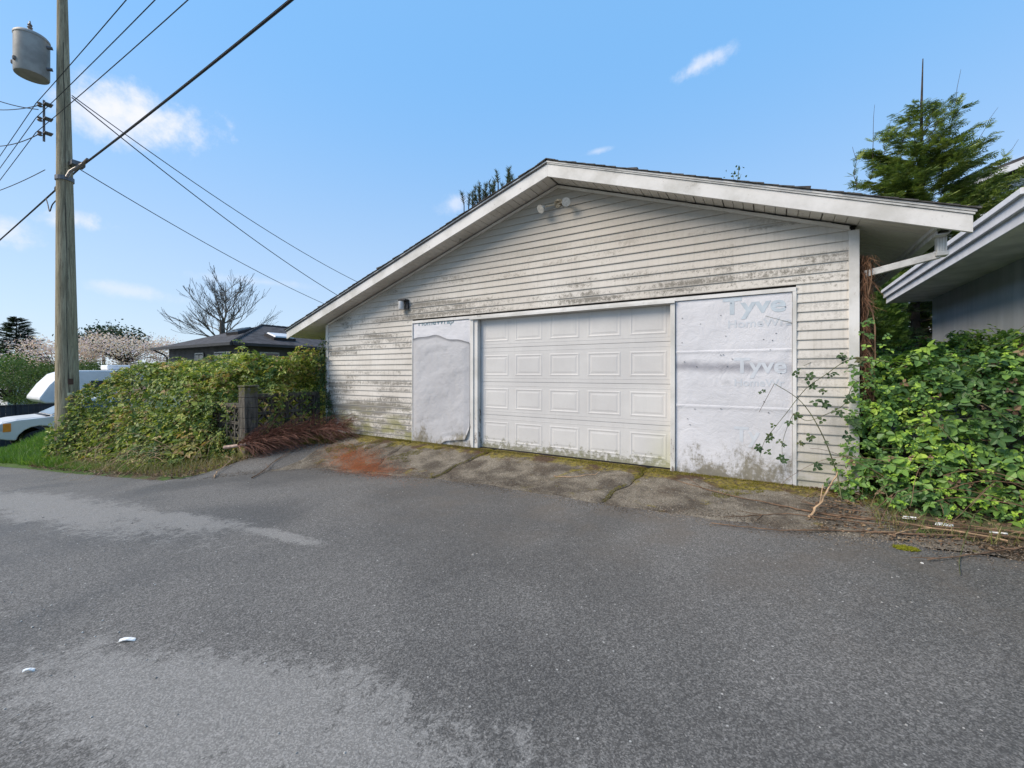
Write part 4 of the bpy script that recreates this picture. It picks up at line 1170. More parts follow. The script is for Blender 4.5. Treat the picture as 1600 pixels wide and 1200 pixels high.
# dead brown vine hanging on the garage corner
def strands(n, cx, y0, y1, z0, z1, w, mat, name, label, cat):
    P_, N_, T_, S_ = [], [], [], []
    for _ in range(n):
        zz = random.uniform(z0, z1); wx = w * (.5 + .5 * math.sin(zz * 3.1)) * .5 + w * .5
        P_.append((cx + abs(random.gauss(0, wx)), random.uniform(y0, y1), zz)); S_.append(random.uniform(.05, .17))
        T_.append((random.gauss(0, .45), random.gauss(0, .45), -1)); N_.append((random.gauss(0, 1), random.gauss(0, 1), .1))
    v, f = scatter(BLADE[0] * np.array([1, .55, .5]), BLADE[1], np.array(P_), np.array(N_), np.array(S_), np.array(T_))
    root = empty(name, (cx + .1, y0, Hs(cx, 5.4)), label=label, cat=cat)
    link('strands', mesh_np('strands', v, f), mat, root, kind='stuff')
    m = MB()
    for _ in range(26):
        x = cx + random.uniform(0, w * 1.3); pts = [Vector((x, random.uniform(y0, y1), z1 - random.uniform(0, .3)))]
        while pts[-1].z > z0 + .05:
            q = pts[-1] + Vector((random.gauss(0, .025), random.gauss(0, .03), -random.uniform(.08, .18))); q.x = min(max(q.x, cx), cx + w * 2.1); q.y = min(max(q.y, y0), y1); pts.append(q)
        m.tube(pts, random.uniform(.002, .007), 4, False)
    m.build('stems', M['cane_dead'], root, kind='stuff'); return root
strands(6000, .80, 5.55, 5.80, .75, 2.46, .052, M['vine'], 'dead_vine', 'mass of dead brown vine hanging down the right corner of the garage', 'vine')

P_ = np.stack([rng.uniform(.66, 1.02, 130), rng.uniform(5.30, 5.50, 130), .75 + 1.0 * rng.uniform(0, 1, 130) ** 1.9], -1)
P_ = P_[(P_[:, 0] > .78) | (P_[:, 2] < 1.45)]
v, f = scatter(*TREF, P_, np.array([0, -.7, .6]) + rng.normal(size=P_.shape) * .4, rng.uniform(.03, .06, len(P_)))
link('corner_sprays', mesh_np('corner_sprays', v, f), M['leaf_r'], br, kind='stuff')

# ------------------------------------------------------------------ LEFT BRAMBLE
def topL(X, Y):
    g = H(X, Y)
    yf = np.interp(X, [-18, -16.0, -14.6, -13.6, -12.2, -11, -10.2, -9.4, -8.7, -8.2], [4.6, 3.4, 2.42, 2.80, 2.95, 2.98, 3.0, 3.2, 3.9, 4.2])
    hh = np.interp(X, [-18, -16.6, -15.6, -14.6, -13.8, -12.8, -11.5, -10, -9, -8.3], [.1, .5, 1.0, 1.35, 1.75, 1.95, 1.92, 1.85, 1.78, 1.8])
    hh = np.where((X < -13.9) & (Y > 3.3), np.minimum(hh, .95 + .5 * (Y > 5.5)), hh)
    a = sm((Y - yf) / np.interp(X, [-15, -14.2, -12, -9.5, -8.8], [.4, .5, 1.0, 1.0, .6]))
    back = 1 + .018 * np.clip(Y - 5, 0, 6)
    t = g + hh * a * back * (1 + .14 * wav(X, Y, 1.7, 71)) + (.17 * wav(X, Y, 5, 72) + .08 * wav(X, Y, 12, 75)) * a
    # step down in front of the low block wall so that it shows
    front = (X > -8.95 - .25 * wav(Y * 3, X, 4, 73)) & (Y < 4.25)
    return np.where(front, np.minimum(t, g + .5 * a + .1), t)
bl = empty('bramble_thicket', (-11.5, 5.5, -.6), label='olive and yellow-green bramble thicket heaped between the utility pole and the garage', cat='bramble')
P, N = shell_points(42000, (-17.0, -8.12, 2.6, 11.5, -1.3, 2.7), topL, .40)
P0, N0 = P, N
ok = ~((P[:, 0] > -8.45) & (P[:, 1] < 4.4)) & ~((P[:, 0] > -9.2) & (P[:, 1] < 3.98) & (P[:, 2] > .0)) & (np.hypot(P[:, 0] + 14.55, P[:, 1] - 3.0) > .26)
P, N = P[ok], N[ok]
NN = N * .5 + up * .6 + rng.normal(size=P.shape) * .5
sz = .040 + .070 * rng.uniform(0, 1, len(P)) ** 1.5
depth = -.5249 * P[:, 0] + .8513 * P[:, 1]
vis = (topL(P[:, 0], P[:, 1]) - P[:, 2] < .15) & (P[:, 1] < 6.5)
score = np.where(vis, sz / depth, 0); order = np.argsort(-score); big, rest = order[:285], order[285:]
half = rng.uniform(size=len(rest)) < .7
VV, FF, o = [], [], 0
for tmpl, sel in ((TREF, rest[half]), (QUIN, rest[~half])):
    v, f = scatter(tmpl[0], tmpl[1], P[sel], NN[sel], sz[sel]); VV.append(v); FF.append(f + o); o += len(v)
link('foliage', mesh_np('foliage', np.concatenate(VV), np.concatenate(FF)), M['leaf_l'], bl, kind='stuff')
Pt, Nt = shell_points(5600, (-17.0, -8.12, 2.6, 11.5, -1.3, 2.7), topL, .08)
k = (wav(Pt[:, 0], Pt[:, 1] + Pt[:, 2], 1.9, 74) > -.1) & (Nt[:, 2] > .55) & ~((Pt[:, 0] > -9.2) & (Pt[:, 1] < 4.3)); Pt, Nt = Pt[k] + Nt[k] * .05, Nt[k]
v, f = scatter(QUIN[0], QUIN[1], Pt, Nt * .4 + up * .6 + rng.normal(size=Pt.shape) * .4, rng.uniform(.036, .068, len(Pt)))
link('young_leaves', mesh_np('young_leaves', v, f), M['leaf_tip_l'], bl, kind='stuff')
leafmesh_l = []
for tv, tf in (TREF, QUIN):
    me = mesh_np('leaf', tv, tf); me.materials.append(M['leaf_l_obj']); leafmesh_l.append(me)
for j, q in enumerate(big):
    put_leaf(leafmesh_l[j % 2], P[q], NN[q], float(sz[q]) * 1.2, bl)
canes(170, (-14.5, -8.6, 3.5, 8.5), 0, bl, 'canes', M['cane'], .0045, (.7, 1.7), topf=topL)
canes(110, (-13.5, -8.9, 3.0, 3.9), 0, bl, 'dry_canes', M['cane_pale'], .004, (.4, 1.2), topf=lambda X, Y: H(X, Y) + .5)

ml = MB(); PT, NT_ = [], []
random.seed(77)
for _ in range(85):
    x = random.uniform(-14.5, -8.4); y = random.uniform(4.4, 8.5); zt = float(topL(np.array([x]), np.array([y]))[0])
    pts = cane_path((x, y, zt - .15), (random.gauss(0, .6), random.gauss(0, .5), .9), random.uniform(.35, .75), 1.9, 7, .08)
    ml.tube(pts, [.005 * (1 - .09 * q) for q in range(len(pts))], 4, False)
    for p in pts[1:]:
        for _k in range(3):
            PT.append(tuple(p + Vector((random.gauss(0, .035), random.gauss(0, .035), random.gauss(0, .03))))); NT_.append((random.gauss(0, .5), random.gauss(0, .5) - .3, .8))
ml.build('shoots', M['cane'], bl, kind='stuff')
v, f = scatter(*TREF, np.array(PT), np.array(NT_), rng.uniform(.03, .06, len(PT)))
link('shoot_leaves', mesh_np('shoot_leaves', v, f), M['leaf_l'], bl, kind='stuff')

# climbing ivy strand at the garage's left corner
iv = empty('climbing_ivy', (-8.15, 5.4, -.1), label='dark green climber creeping round the left corner board of the garage', cat='climber')
P_ = []
m = MB()
for (x, zz0, zz1, lean) in ((-8.12, -.1, 1.9, .02), (-8.02, .0, 1.45, .10), (-7.95, .1, 1.2, .12), (-8.2, .1, 2.0, -.05), (-7.88, .15, .85, .14)):
    pts = []; n = 12
    for k in range(n + 1):
        t = k / n; pts.append(Vector((x + lean * math.sin(t * 6) + random.gauss(0, .02), WY - .045 - random.uniform(0, .03), zz0 + (zz1 - zz0) * t)))
    m.tube(pts, .005, 5, False)
    for k in range(100 if x < -8.05 else 40):
        t = random.random() ** .9; b = pts[int(t * n)]
        P_.append((b.x + random.gauss(0, .085 if x < -8.05 else .045), WY - .05 - abs(random.gauss(0, .05)), b.z + random.gauss(0, .05)))
m.build('stems', M['cane'], iv)
P_ = np.array(P_); v, f = scatter(*TREF, P_, np.array([0, -.8, .5]) + rng.normal(size=P_.shape) * .4, rng.uniform(.035, .055, len(P_)))
link('leaves', mesh_np('leaves', v, f), M['leaf_ivy'], iv, kind='stuff')

# ------------------------------------------------------------------ block screen wall with post
bw = empty('screen_block_wall', (-8.6, 4.3, -.4), label='low mossy wall of pierced ornamental concrete blocks with a square block pillar', cat='garden wall')
zz = -.55
for k in range(8):
    j = random.uniform(-.004, .004)
    MB().box(-8.375 + j, -8.145 + j, 3.935 + j, 4.165 + j, zz, zz + .186).build('pillar_block', M['block'], bw, bevel=.008); zz += .19
MB().box(-8.39, -8.13, 3.92, 4.18, zz - .05 + .052, zz + .032).build('pillar_cap', M['block'], bw, bevel=.008)
def screen_block():
    m = MB(); s = .145; d = .045; t = .016
    m.box(-s, s, -d, d, -s, -s + t * 1.4); m.box(-s, s, -d, d, s - t * 1.4, s); m.box(-s, -s + t * 1.4, -d, d, -s + t * 1.4, s - t * 1.4); m.box(s - t * 1.4, s, -d, d, -s + t * 1.4, s - t * 1.4)
    # four quarter rings round the corners
    for (cx_, cz_, a0) in ((-s, -s, 0), (s, -s, 90), (s, s, 180), (-s, s, 270)):
        r0, r1 = .118, .142; n = 6; i = len(m.v)
        for k in range(n + 1):
            a = R(a0 + 90 * k / n)
            for r_ in (r0, r1):
                for y_ in (-d * .8, d * .8): m.v.append((cx_ + r_ * math.cos(a), y_, cz_ + r_ * math.sin(a)))
        for k in range(n):
            q = i + 4 * k
            m.f += [(q, q + 4, q + 6, q + 2), (q + 1, q + 3, q + 7, q + 5), (q, q + 1, q + 5, q + 4), (q + 2, q + 6, q + 7, q + 3)]
    return m.mesh('screen_block')
sbm = screen_block(); sbm.materials.append(M['block'])
def put_block(x, y, z, rz):
    o = bpy.data.objects.new('screen_block', sbm); col.objects.link(o); o.parent = bw
    o.location = Vector((x, y, z)) - WL[bw.name][0]; o.rotation_euler = (0, random.uniform(-.01, .01), rz)
for c in range(4):
    for r in range(4): put_block(-8.26, 4.325 + c * .296, .615 - r * .296, R(90))
for c in range(9):
    for r in range(4): put_block(-8.53 - c * .296, 4.05, .43 - r * .296, 0)
MB().box(-8.33, -8.19, 4.17, 5.44, .765, .835).build('coping', M['block'], bw, bevel=.008)
MB().box(-11.2, -8.385, 3.98, 4.12, .58, .65).build('coping', M['block'], bw, bevel=.008)
MB().box(-8.34, -8.18, 5.365, 5.45, -.3, .76).build('end_post', M['block'], bw)

# sprays of young bramble growing through the wall
P_ = np.concatenate([np.stack([rng.uniform(-8.22, -8.05, 330), rng.uniform(4.2, 5.4, 330), rng.uniform(.0, .9, 330)], -1), np.stack([-8.42 - 2.0 * rng.uniform(0, 1, 1500) ** .7, rng.uniform(3.72, 3.98, 1500), rng.uniform(-.5, .68, 1500)], -1)])
keep = wav(P_[:, 0] * 3 + P_[:, 1] * 3, P_[:, 2] * 3, 2, 77) > -.02; P_ = P_[keep]
v, f = scatter(*TREF, P_, np.array([.1, -.7, .6]) + rng.normal(size=P_.shape) * .4, rng.uniform(.03, .05, len(P_)))
link('wall_sprays', mesh_np('wall_sprays', v, f), M['leaf_l'], bl, kind='stuff')

# ------------------------------------------------------------------ dry conifer branch lying before the wall
db = empty('dead_branch', (-8.2, 3.9, -.25), label='rust-brown fallen conifer branch lying with its pale butt against the block pillar', cat='branch')
axis = catmull([(-8.42, 3.72, -.12), (-8.12, 3.85, -.07), (-7.8, 4.25, .02), (-7.45, 4.75, .12), (-7.05, 5.25, .16)], 6)
MB().tube(axis[:9], [.034 - .0012 * k for k in range(9)], 8).build('butt', M['branch_stem'], db, smooth=True)
MB().tube(axis[8:], [max(.022 - .001 * k, .004) for k in range(len(axis) - 8)], 6).build('stem', M['cane_dead'], db, smooth=True)
V_, F_, o = [], [], 0
mt = MB()
for k in range(760):
    t = random.uniform(.22, 1.0); idx = min(int(t * (len(axis) - 1)), len(axis) - 2); b = axis[idx]; d = (axis[idx + 1] - axis[idx]).normalized()
    a = random.uniform(0, 6.28); n1 = d.orthogonal().normalized(); n2 = d.cross(n1)
    out = (n1 * math.cos(a) + n2 * math.sin(a)); out.z = out.z * .9 + .42
    L = random.uniform(.30, .74) * (1 - .45 * abs(t - .4)); dr = (d * .85 + out * .75).normalized()
    pts = [b.copy()]; p = b.copy()
    for q in range(4):
        dr = (dr + Vector((random.gauss(0, .10), random.gauss(0, .10), random.gauss(0, .08) - .16))).normalized(); p = p + dr * L / 4
        p.z = max(p.z, Hs(p.x, p.y) + .015)
        if p.y > 5.44: p.y = 5.44
        pts.append(p.copy())
    mt.tube(pts, [.0042, .0036, .003, .0024, .0016], 3, False)
    for q in range(3):
        s = pts[random.randint(1, 3)]; d2 = (dr + Vector((random.gauss(0, .4), random.gauss(0, .4), random.gauss(0, .3)))).normalized()
        e = s + d2 * random.uniform(.06, .16); e.z = max(e.z, Hs(e.x, e.y) + .01); e.y = min(e.y, 5.46)
        mt.tube([s, e], [.002, .001], 3, False)
mt.build('twigs', M['branch_red'], db, kind='stuff')

# ------------------------------------------------------------------ utility pole
up_ = empty('utility_pole', (-14.6, 3.0, -1.0), label='tall weathered wooden utility pole with a grey transformer near its top', cat='utility pole')
def pole_c(z): f = (z + 1) / 12; return (-14.55 - .28 * f, 3.0 - .05 * f)
pz = np.linspace(-1.3, 11.2, 26)
MB().tube([(pole_c(q)[0], pole_c(q)[1], q) for q in pz], [.235 - .006 * k for k in range(26)], 24).build('shaft', M['pole'], up_, smooth=True)
# drying check down the face turned to the lane
def pface(z, a, r_extra=.003):
    c = pole_c(z); r = .235 - .006 * ((z + 1.3) / .5)
    return (c[0] + math.cos(a) * (r + r_extra), c[1] + math.sin(a) * (r + r_extra), z)
A0 = math.atan2(-3.0, 14.6)
MB().tube([pface(q, A0 + .08 + .05 * math.sin(q * 2), -.002) for q in np.arange(.3, 9.5, .2)], .006, 5).build('drying_crack', M['dark'], up_)
for (zz, hgt, w, mat, nm) in ((.95, .14, .10, M['rust'], 'number_plate'), (.68, .07, .13, M['tag'], 'cream_tag')):
    m = MB(); i = 0
    for k in range(7):
        a = A0 + .28 + (k / 6 - .5) * w / .22
        m.v += [pface(zz, a, .006), pface(zz + hgt, a, .006), pface(zz, a, .001), pface(zz + hgt, a, .001)]
    for k in range(6):
        q = 4 * k; m.f += [(q, q + 4, q + 5, q + 1), (q + 1, q + 5, q + 7, q + 3), (q, q + 2, q + 6, q + 4)]
    m.build(nm, mat, up_)
# transformer hung on the lane-side left of the pole
TXc = (-15.10, 2.50)
tr = MB().lathe([(.0, 8.33), (.24, 8.33), (.29, 8.35), (.30, 8.38), (.30, 9.23), (.31, 9.24), (.31, 9.28), (.28, 9.32), (.16, 9.38), (0.01, 9.39)], TXc, 32).build('transformer', M['transformer'], up_, smooth=True)
for (dx, dy) in ((.12, -.05), (-.14, .02)):
    MB().lathe([(.03, 9.33), (.05, 9.38), (.03, 9.41), (.05, 9.44), (.03, 9.47), (.045, 9.50), (.02, 9.54), (.01, 9.60)], (TXc[0] + dx, TXc[1] + dy), 12).build('bushing', M['insulator'], tr, smooth=True)
for zz in (8.58, 9.10):
    MB().tube([(TXc[0] + .20, TXc[1] + .2, zz), (-14.86, 2.80, zz + .02)], .04, 8).build('bracket', M['bracket'], tr)
for k in range(3):
    a = R(200 + k * 45); MB().lathe([(.02, 8.53), (.035, 8.55), (.035, 8.61), (.02, 8.63)], (TXc[0] + .31 * math.cos(a), TXc[1] + .31 * math.sin(a)), 10).build('terminal', M['insulator'], tr)
# secondary rack with spool insulators
rk = MB().box(-15.02, -14.99, 2.66, 2.70, 6.85, 7.85).build('insulator_rack', M['bracket'], up_)
for zz in (6.98, 7.33, 7.68):
    MB().lathe([(.035, zz), (.05, zz + .02), (.03, zz + .05), (.05, zz + .08), (.035, zz + .10)], (-15.06, 2.62), 12).build('spool', M['insulator'], rk, smooth=True)
    MB().box(-15.0, -14.80, 2.66, 2.80, zz + .04, zz + .06).build('rack_bolt', M['bracket'], rk)
# band and bolts at the telecom attachment
MB().lathe([(.172, 5.92), (.172, 6.02)], pole_c(6.0), 20).build('pole_band', M['bracket'], up_)
MB().box(-14.62, -14.36, 3.02, 3.26, 6.30, 6.40).build('cable_bracket', M['bracket'], up_)
MB().tube([(-14.42, 2.95, 5.95), (-14.40, 3.0, 6.1), (-14.36, 3.1, 6.22), (-14.28, 3.2, 6.34), (-14.1, 3.24, 6.42)], .035, 8).build('guy_clamp', M['insulator'], up_)

def wire(name, pts, r, label, mat='wire', sag=0.0, cat='cable', group='overhead wires at the utility pole', seg=5):
    out = []
    for a, b in zip(pts[:-1], pts[1:]):
        a, b = Vector(a), Vector(b); n = 24
        for k in range(n + (1 if b == Vector(pts[-1]) else 0)):
            t = k / n; p = a.lerp(b, t); p.z -= 4 * sag * t * (1 - t); out.append(p)
    return MB().tube(out, r, seg).build(name, M[mat], smooth=True, label=label, cat=cat, group=group)
wire('telecom_cable', [(-75, 3.3, 6.2), (-14.5, 3.24, 6.37), (16, 3.24, 6.9)], .017, 'thick black cable sweeping down past the pole from upper centre to the left edge', 'cable', sag=.32)
wire('messenger_wire', [(-75, 3.3, 6.24), (-14.5, 3.24, 6.405), (16, 3.24, 6.935)], .006, 'thin strand lashed just above the thick black cable', 'cable', sag=.32)
wire('power_wire', [(-70, 2.4, 7.3), (-15.06, 2.56, 7.73), (18, 2.9, 8.6)], .008, 'uppermost of the three bare wires on the spool rack', sag=.5)
wire('power_wire', [(-70, 2.4, 6.9), (-15.06, 2.56, 7.38), (18, 3.2, 8.0)], .008, 'middle of the three bare wires on the spool rack', sag=.5)
wire('power_wire', [(-70, 2.4, 6.5), (-15.06, 2.56, 7.03), (18, 3.5, 7.6)], .008, 'lowest of the three bare wires on the spool rack', sag=.5)
wire('service_wire', [(-14.5, 3.05, 7.95), (-18.3, 14.7, 4.55)], .014, 'steeper of the two service wires running from the pole down behind the garage', sag=.35)
wire('service_wire', [(-14.5, 3.05, 8.0), (-17.6, 16.0, 5.35)], .012, 'shallower of the two service wires running from the pole down behind the garage', sag=.45)
wire('phone_wire', [(-14.4, 3.1, 6.25), (-19.0, 14.3, 4.35)], .011, 'thin wire leaving the telecom bracket towards the garage roof', sag=.25)
wire('drop_wire', [(-15.06, 2.6, 7.6), (-16.6, .2, 9.2), (-17.0, -2, 11)], .010, 'wire looping up to the left edge from the spool rack, steepest one', sag=.5)
wire('drop_wire', [(-15.06, 2.6, 7.7), (-21.0, 1.6, 9.6)], .010, 'wire running left from the spool rack, highest of the flat ones', sag=.3)
wire('drop_wire', [(-15.06, 2.6, 7.0), (-21.0, 1.6, 8.7)], .010, 'wire running left from the spool rack with a deep sag', sag=.5)
wire('drop_wire', [(-14.8, 2.66, 6.1), (-22.0, 1.9, 6.6)], .009, 'wire running nearly level left from the telecom bracket', sag=.15)
sc = empty('splice_loop', (-16, 2.6, 5.7), label='black splice case with hanging cable loops on the thick cable left of the pole', cat='cable splice')
def cz(x): t = (x + 75) / (75 - 14.5); return 6.2 + .17 * t - 4 * .32 * t * (1 - t)
MB().tube([(-16.9, 3.24, cz(-16.9) + .0), (-16.75, 3.24, cz(-16.75)), (-16.2, 3.24, cz(-16.2)), (-16.05, 3.24, cz(-16.05))], [.028, .06, .06, .028], 10).build('splice_case', M['cable'], sc, smooth=True)
MB().tube(catmull([(-15.5, 3.24, cz(-15.5)), (-15.6, 3.2, cz(-15.5) - .38), (-15.95, 3.18, cz(-16) - .5), (-16.35, 3.2, cz(-16.3) - .38), (-16.9, 3.24, cz(-16.9))]), .014, 6).build('cable_loop', M['cable'], sc, smooth=True)
MB().tube(catmull([(-16.4, 3.2, cz(-16.4) - .36), (-16.9, 3.18, cz(-16.9) - .42), (-17.3, 3.2, cz(-17.3) - .52), (-17.6, 3.22, cz(-17.6) - .25), (-17.9, 3.24, cz(-17.9))]), .014, 6).build('cable_loop', M['cable'], sc, smooth=True)
MB().box(-16.45, -16.2, 3.16, 3.23, cz(-16.3) - .45, cz(-16.3) - .33).build('terminal_box', M['cable'], sc, bevel=.01)

# ------------------------------------------------------------------ pickup, trailer, fence, shed
tk = rot_root('pickup_truck', (-22.7, 5.55, -1.58), R(-90), label='silver pickup parked nose to the lane behind the grass bank at the left edge', cat='pickup truck')
def body_side(pts, w0, w1):  # closed profile (x,z) with half width per point
    m = MB(); n = len(pts)
    for (x, z_), w in zip(pts, w0): m.v.append((x, -w, z_))
    for (x, z_), w in zip(pts, w1): m.v.append((x, w, z_))
    m.f.append(tuple(range(n))); m.f.append(tuple(range(2 * n - 1, n - 1, -1)))
    for k in range(n):
        q = (k + 1) % n; m.f.append((k, n + k, n + q, q))
    return m
def archpts(cx_, r, z0):
    return [(cx_ + r * math.cos(a), max(z0, .42 + r * math.sin(a))) for a in np.linspace(R(8), R(172), 9)]
prof = [(2.72, .62), (2.72, .98), (2.66, 1.12), (2.3, 1.20), (1.35, 1.27), (1.18, 1.28)] + [(-.6, 1.28), (-2.6, 1.28), (-2.62, .6), (-2.3, .55)]
prof += [(-1.62 - .52 * math.cos(a), .42 + .52 * math.sin(a)) for a in np.linspace(R(15), R(165), 9)]
prof += [(-.9, .45), (1.0, .45)] + [(1.78 - .54 * math.cos(a), .42 + .54 * math.sin(a)) for a in np.linspace(R(10), R(170), 9)] + [(2.5, .55)]
bd = body_side(prof, [.98] * len(prof), [.98] * len(prof)).build('body', M['paint'], tk, bevel=.03)
MB().prism([(1.4, 1.285), (2.25, 1.225), (2.6, 1.15), (2.62, 1.10), (1.3, 1.2)], 'y', -.78, .78).build('bonnet', M['paint'], tk, bevel=.02)
cab = MB(); 
cp = [(1.50, 1.275), (.62, 1.80), (.1, 1.86), (-1.2, 1.86), (-1.4, 1.80), (-1.55, 1.275)]
cw = [.92, .72, .70, .70, .72, .92]
m = MB(); n = len(cp)
for (x, z_), w in zip(cp, cw): m.v.append((x, -w, z_))
for (x, z_), w in zip(cp, cw): m.v.append((x, w, z_))
m.f = [tuple(range(n)), tuple(range(2 * n - 1, n - 1, -1))] + [(k, n + k, n + (k + 1) % n, (k + 1) % n) for k in range(n)]
cabo = m.build('cab', M['paint'], tk)
# windscreen and side glass, a few mm proud of the cab
def lerp2(a, b, t): return a + (b - a) * t
ws = MB()
def cabpt(t, s): # along the screen, across
    x = lerp2(1.50, .62, t); z_ = lerp2(1.275, 1.80, t); w = lerp2(.92, .72, t)
    return (x + .012, s * w, z_ + .016)
ws.quad(cabpt(.06, -.93), cabpt(.06, .93), cabpt(.95, .93), cabpt(.95, -.93)); ws.build('windscreen', M['windscreen'], cabo)
for s in (-1, 1):
    def sp(x, z_): 
        w = lerp2(.92, .72, (z_ - 1.275) / .525); return (x, s * (w + .008), z_)
    for poly in (([(1.20, 1.33), (.60, 1.72), (-.1, 1.77), (-.1, 1.33)]), ([(-.18, 1.33), (-.18, 1.77), (-1.2, 1.77), (-1.36, 1.33)])):
        g_ = MB(); q = [sp(*p) for p in poly]; g_.v = q; g_.f = [(0, 1, 2, 3)] if s > 0 else [(3, 2, 1, 0)]; g_.build('side_window', M['glass'], cabo)
    mi = MB().box(.70, .85, s * 1.02 - .0 if s > 0 else -1.24, s * 1.24 if s > 0 else -1.02, 1.36, 1.58); mi.build('mirror', M['black_plastic'], tk, bevel=.02)
    hl = MB().box(2.52, 2.735, min(s * .66, s * .992), max(s * .66, s * .992), .86, 1.10).build('headlight', M['lens'], tk, bevel=.02)
    MB().box(2.42, 2.60, min(s * .93, s * .998), max(s * .93, s * .998), .83, 1.11).build('side_marker', M['amber'], hl, bevel=.01)
    for wx in (1.78, -1.62):
        m = MB(); 
        prof_w = [(.20, -.0), (.36, .0), (.40, .03), (.40, .22), (.36, .25), (.20, .25)]
        seg = 28; i = 0
        for (r_, yy) in prof_w:
            for j in range(seg):
                a = 2 * math.pi * j / seg; m.v.append((wx + r_ * math.cos(a), s * (.985 - yy), .40 + r_ * math.sin(a)))
        for k in range(len(prof_w) - 1):
            for j in range(seg): a = k * seg + j; b = k * seg + (j + 1) % seg; m.f.append((a, b, b + seg, a + seg))
        wh_ = m.build('wheel', M['tyre'], tk, smooth=True)
        m = MB()
        for (r_, yy) in ((.21, .02), (.19, .05), (.06, .03), (.0, .03)):
            for j in range(seg): a = 2 * math.pi * j / seg; m.v.append((wx + r_ * math.cos(a), s * (.985 - yy), .40 + r_ * math.sin(a)))
        for k in range(3):
            for j in range(seg): a = k * seg + j; b = k * seg + (j + 1) % seg; m.f.append((a, b, b + seg, a + seg))
        m.build('rim', M['chrome'], wh_, smooth=True)
for s in (-1, 1):
    MB().box(.93, .942, min(s * .975, s * .9835), max(s * .975, s * .9835), .55, 1.27).build('door_seam', M['black_plastic'], bd)
    MB().box(-.12, -.108, min(s * .975, s * .9835), max(s * .975, s * .9835), .55, 1.27).build('door_seam', M['black_plastic'], bd)
    MB().box(-.02, .16, min(s * .98, s * 1.01), max(s * .98, s * 1.01), 1.10, 1.14).build('door_handle', M['chrome'], bd)
MB().box(2.66, 2.84, -.99, .99, .50, .74).build('bumper', M['chrome'], tk, bevel=.03)
gr_ = MB().box(2.70, 2.75, -.64, .64, .80, 1.08).build('grille', M['black_plastic'], tk, bevel=.01)
MB().box(2.75, 2.77, -.64, .64, .91, .96).build('grille_bar', M['chrome'], gr_)
MB().box(1.38, 1.60, -.8, .8, 1.262, 1.295).build('cowl', M['black_plastic'], tk)
for y_ in (-.35, .35): MB().tube([(1.18, y_, 1.31), (.95, y_ + .5 * .5, 1.48)], .010, 5).build('wiper', M['black_plastic'], tk)

rvt = empty('travel_trailer', (-28.8, 6.5, -1.9), label='white fifth-wheel travel trailer with raked nose half hidden behind the pole and brambles', cat='travel trailer')
rp = [(4.78, .02), (4.80, .14), (5.10, .70), (5.45, 1.16), (5.85, 1.34), (8.7, 1.36), (8.7, -1.35), (6.55, -1.35), (6.45, -.15), (5.0, -.15)]
rb = MB().prism(rp, 'x', -30.0, -27.6).build('body', M['rv'], rvt, bevel=.06)
MB().box(-27.598, -27.585, 6.45, 8.0, .45, .85).build('window', M['glass'], rb, bevel=.004)
MB().box(-27.596, -27.588, 5.9, 8.68, .02, .07).build('stripe', M['rv_grey'], rb)
# paired slash marks on the nose side
for dy in (0, .11):
    MB().prism([(5.42 + dy, .62), (5.48 + dy, .62), (5.54 + dy, .30), (5.49 + dy, .30)], 'x', -27.598, -27.590).build('nose_mark', M['rv_grey'], rb)
MB().prism([(5.50, .46), (5.58, .62), (5.61, .62), (5.52, .44)], 'x', -27.589, -27.584).build('nose_mark', M['rv_grey'], rb)
MB().box(-29.3, -28.3, 7.2, 8.1, 1.37, 1.62).build('roof_vent', M['rv'], rb, bevel=.05)
for y_ in (7.3, 8.2):
    MB().tube([(-27.62, y_, -1.55), (-27.9, y_, -1.55)], .36, 20).build('wheel', M['tyre'], rvt)
for x_ in (-29.6, -28.0): MB().box(x_ - .05, x_ + .05, 5.1, 5.2, -2.0, -.15).build('landing_leg', M['bracket'], rvt)

fn = empty('board_fence', (-25.9, 4.2, -1.9), label='dark navy board fence behind the silver pickup', cat='fence')
y = 1.5
while y < 6.2:
    MB().box(-25.92, -25.895, y, y + .145, -2.1, -.10 + random.uniform(-.004, .004)).build('fence_board', M['fence_navy'], fn); y += .150
y = 1.5
while y < 6.3: MB().box(-25.89, -25.80, y - .04, y + .04, -2.1, -.06).build('fence_post', M['fence_navy'], fn); y += 1.2
MB().box(-25.93, -25.86, 1.5, 6.25, -.095, -.06).build('fence_cap', M['fence_navy'], fn)

shd = empty('garden_shed', (-18.9, 6.2, -1.2), label='small dark shed with brown shingle eave just behind the utility pole', cat='shed')
MB().box(-20.1, -18.4, 5.75, 7.6, -1.6, .45).build('wall', M['rv'], shd)
MB().prism([(5.35, .38), (6.7, .95), (8.0, .38), (8.0, .46), (6.7, 1.05), (5.35, .46)], 'x', -20.3, -18.15).build('roof', M['shed'], shd)
MB().box(-20.3, -18.15, 5.28, 5.345, .34, .45).build('fascia', M['wood_dark'], shd)

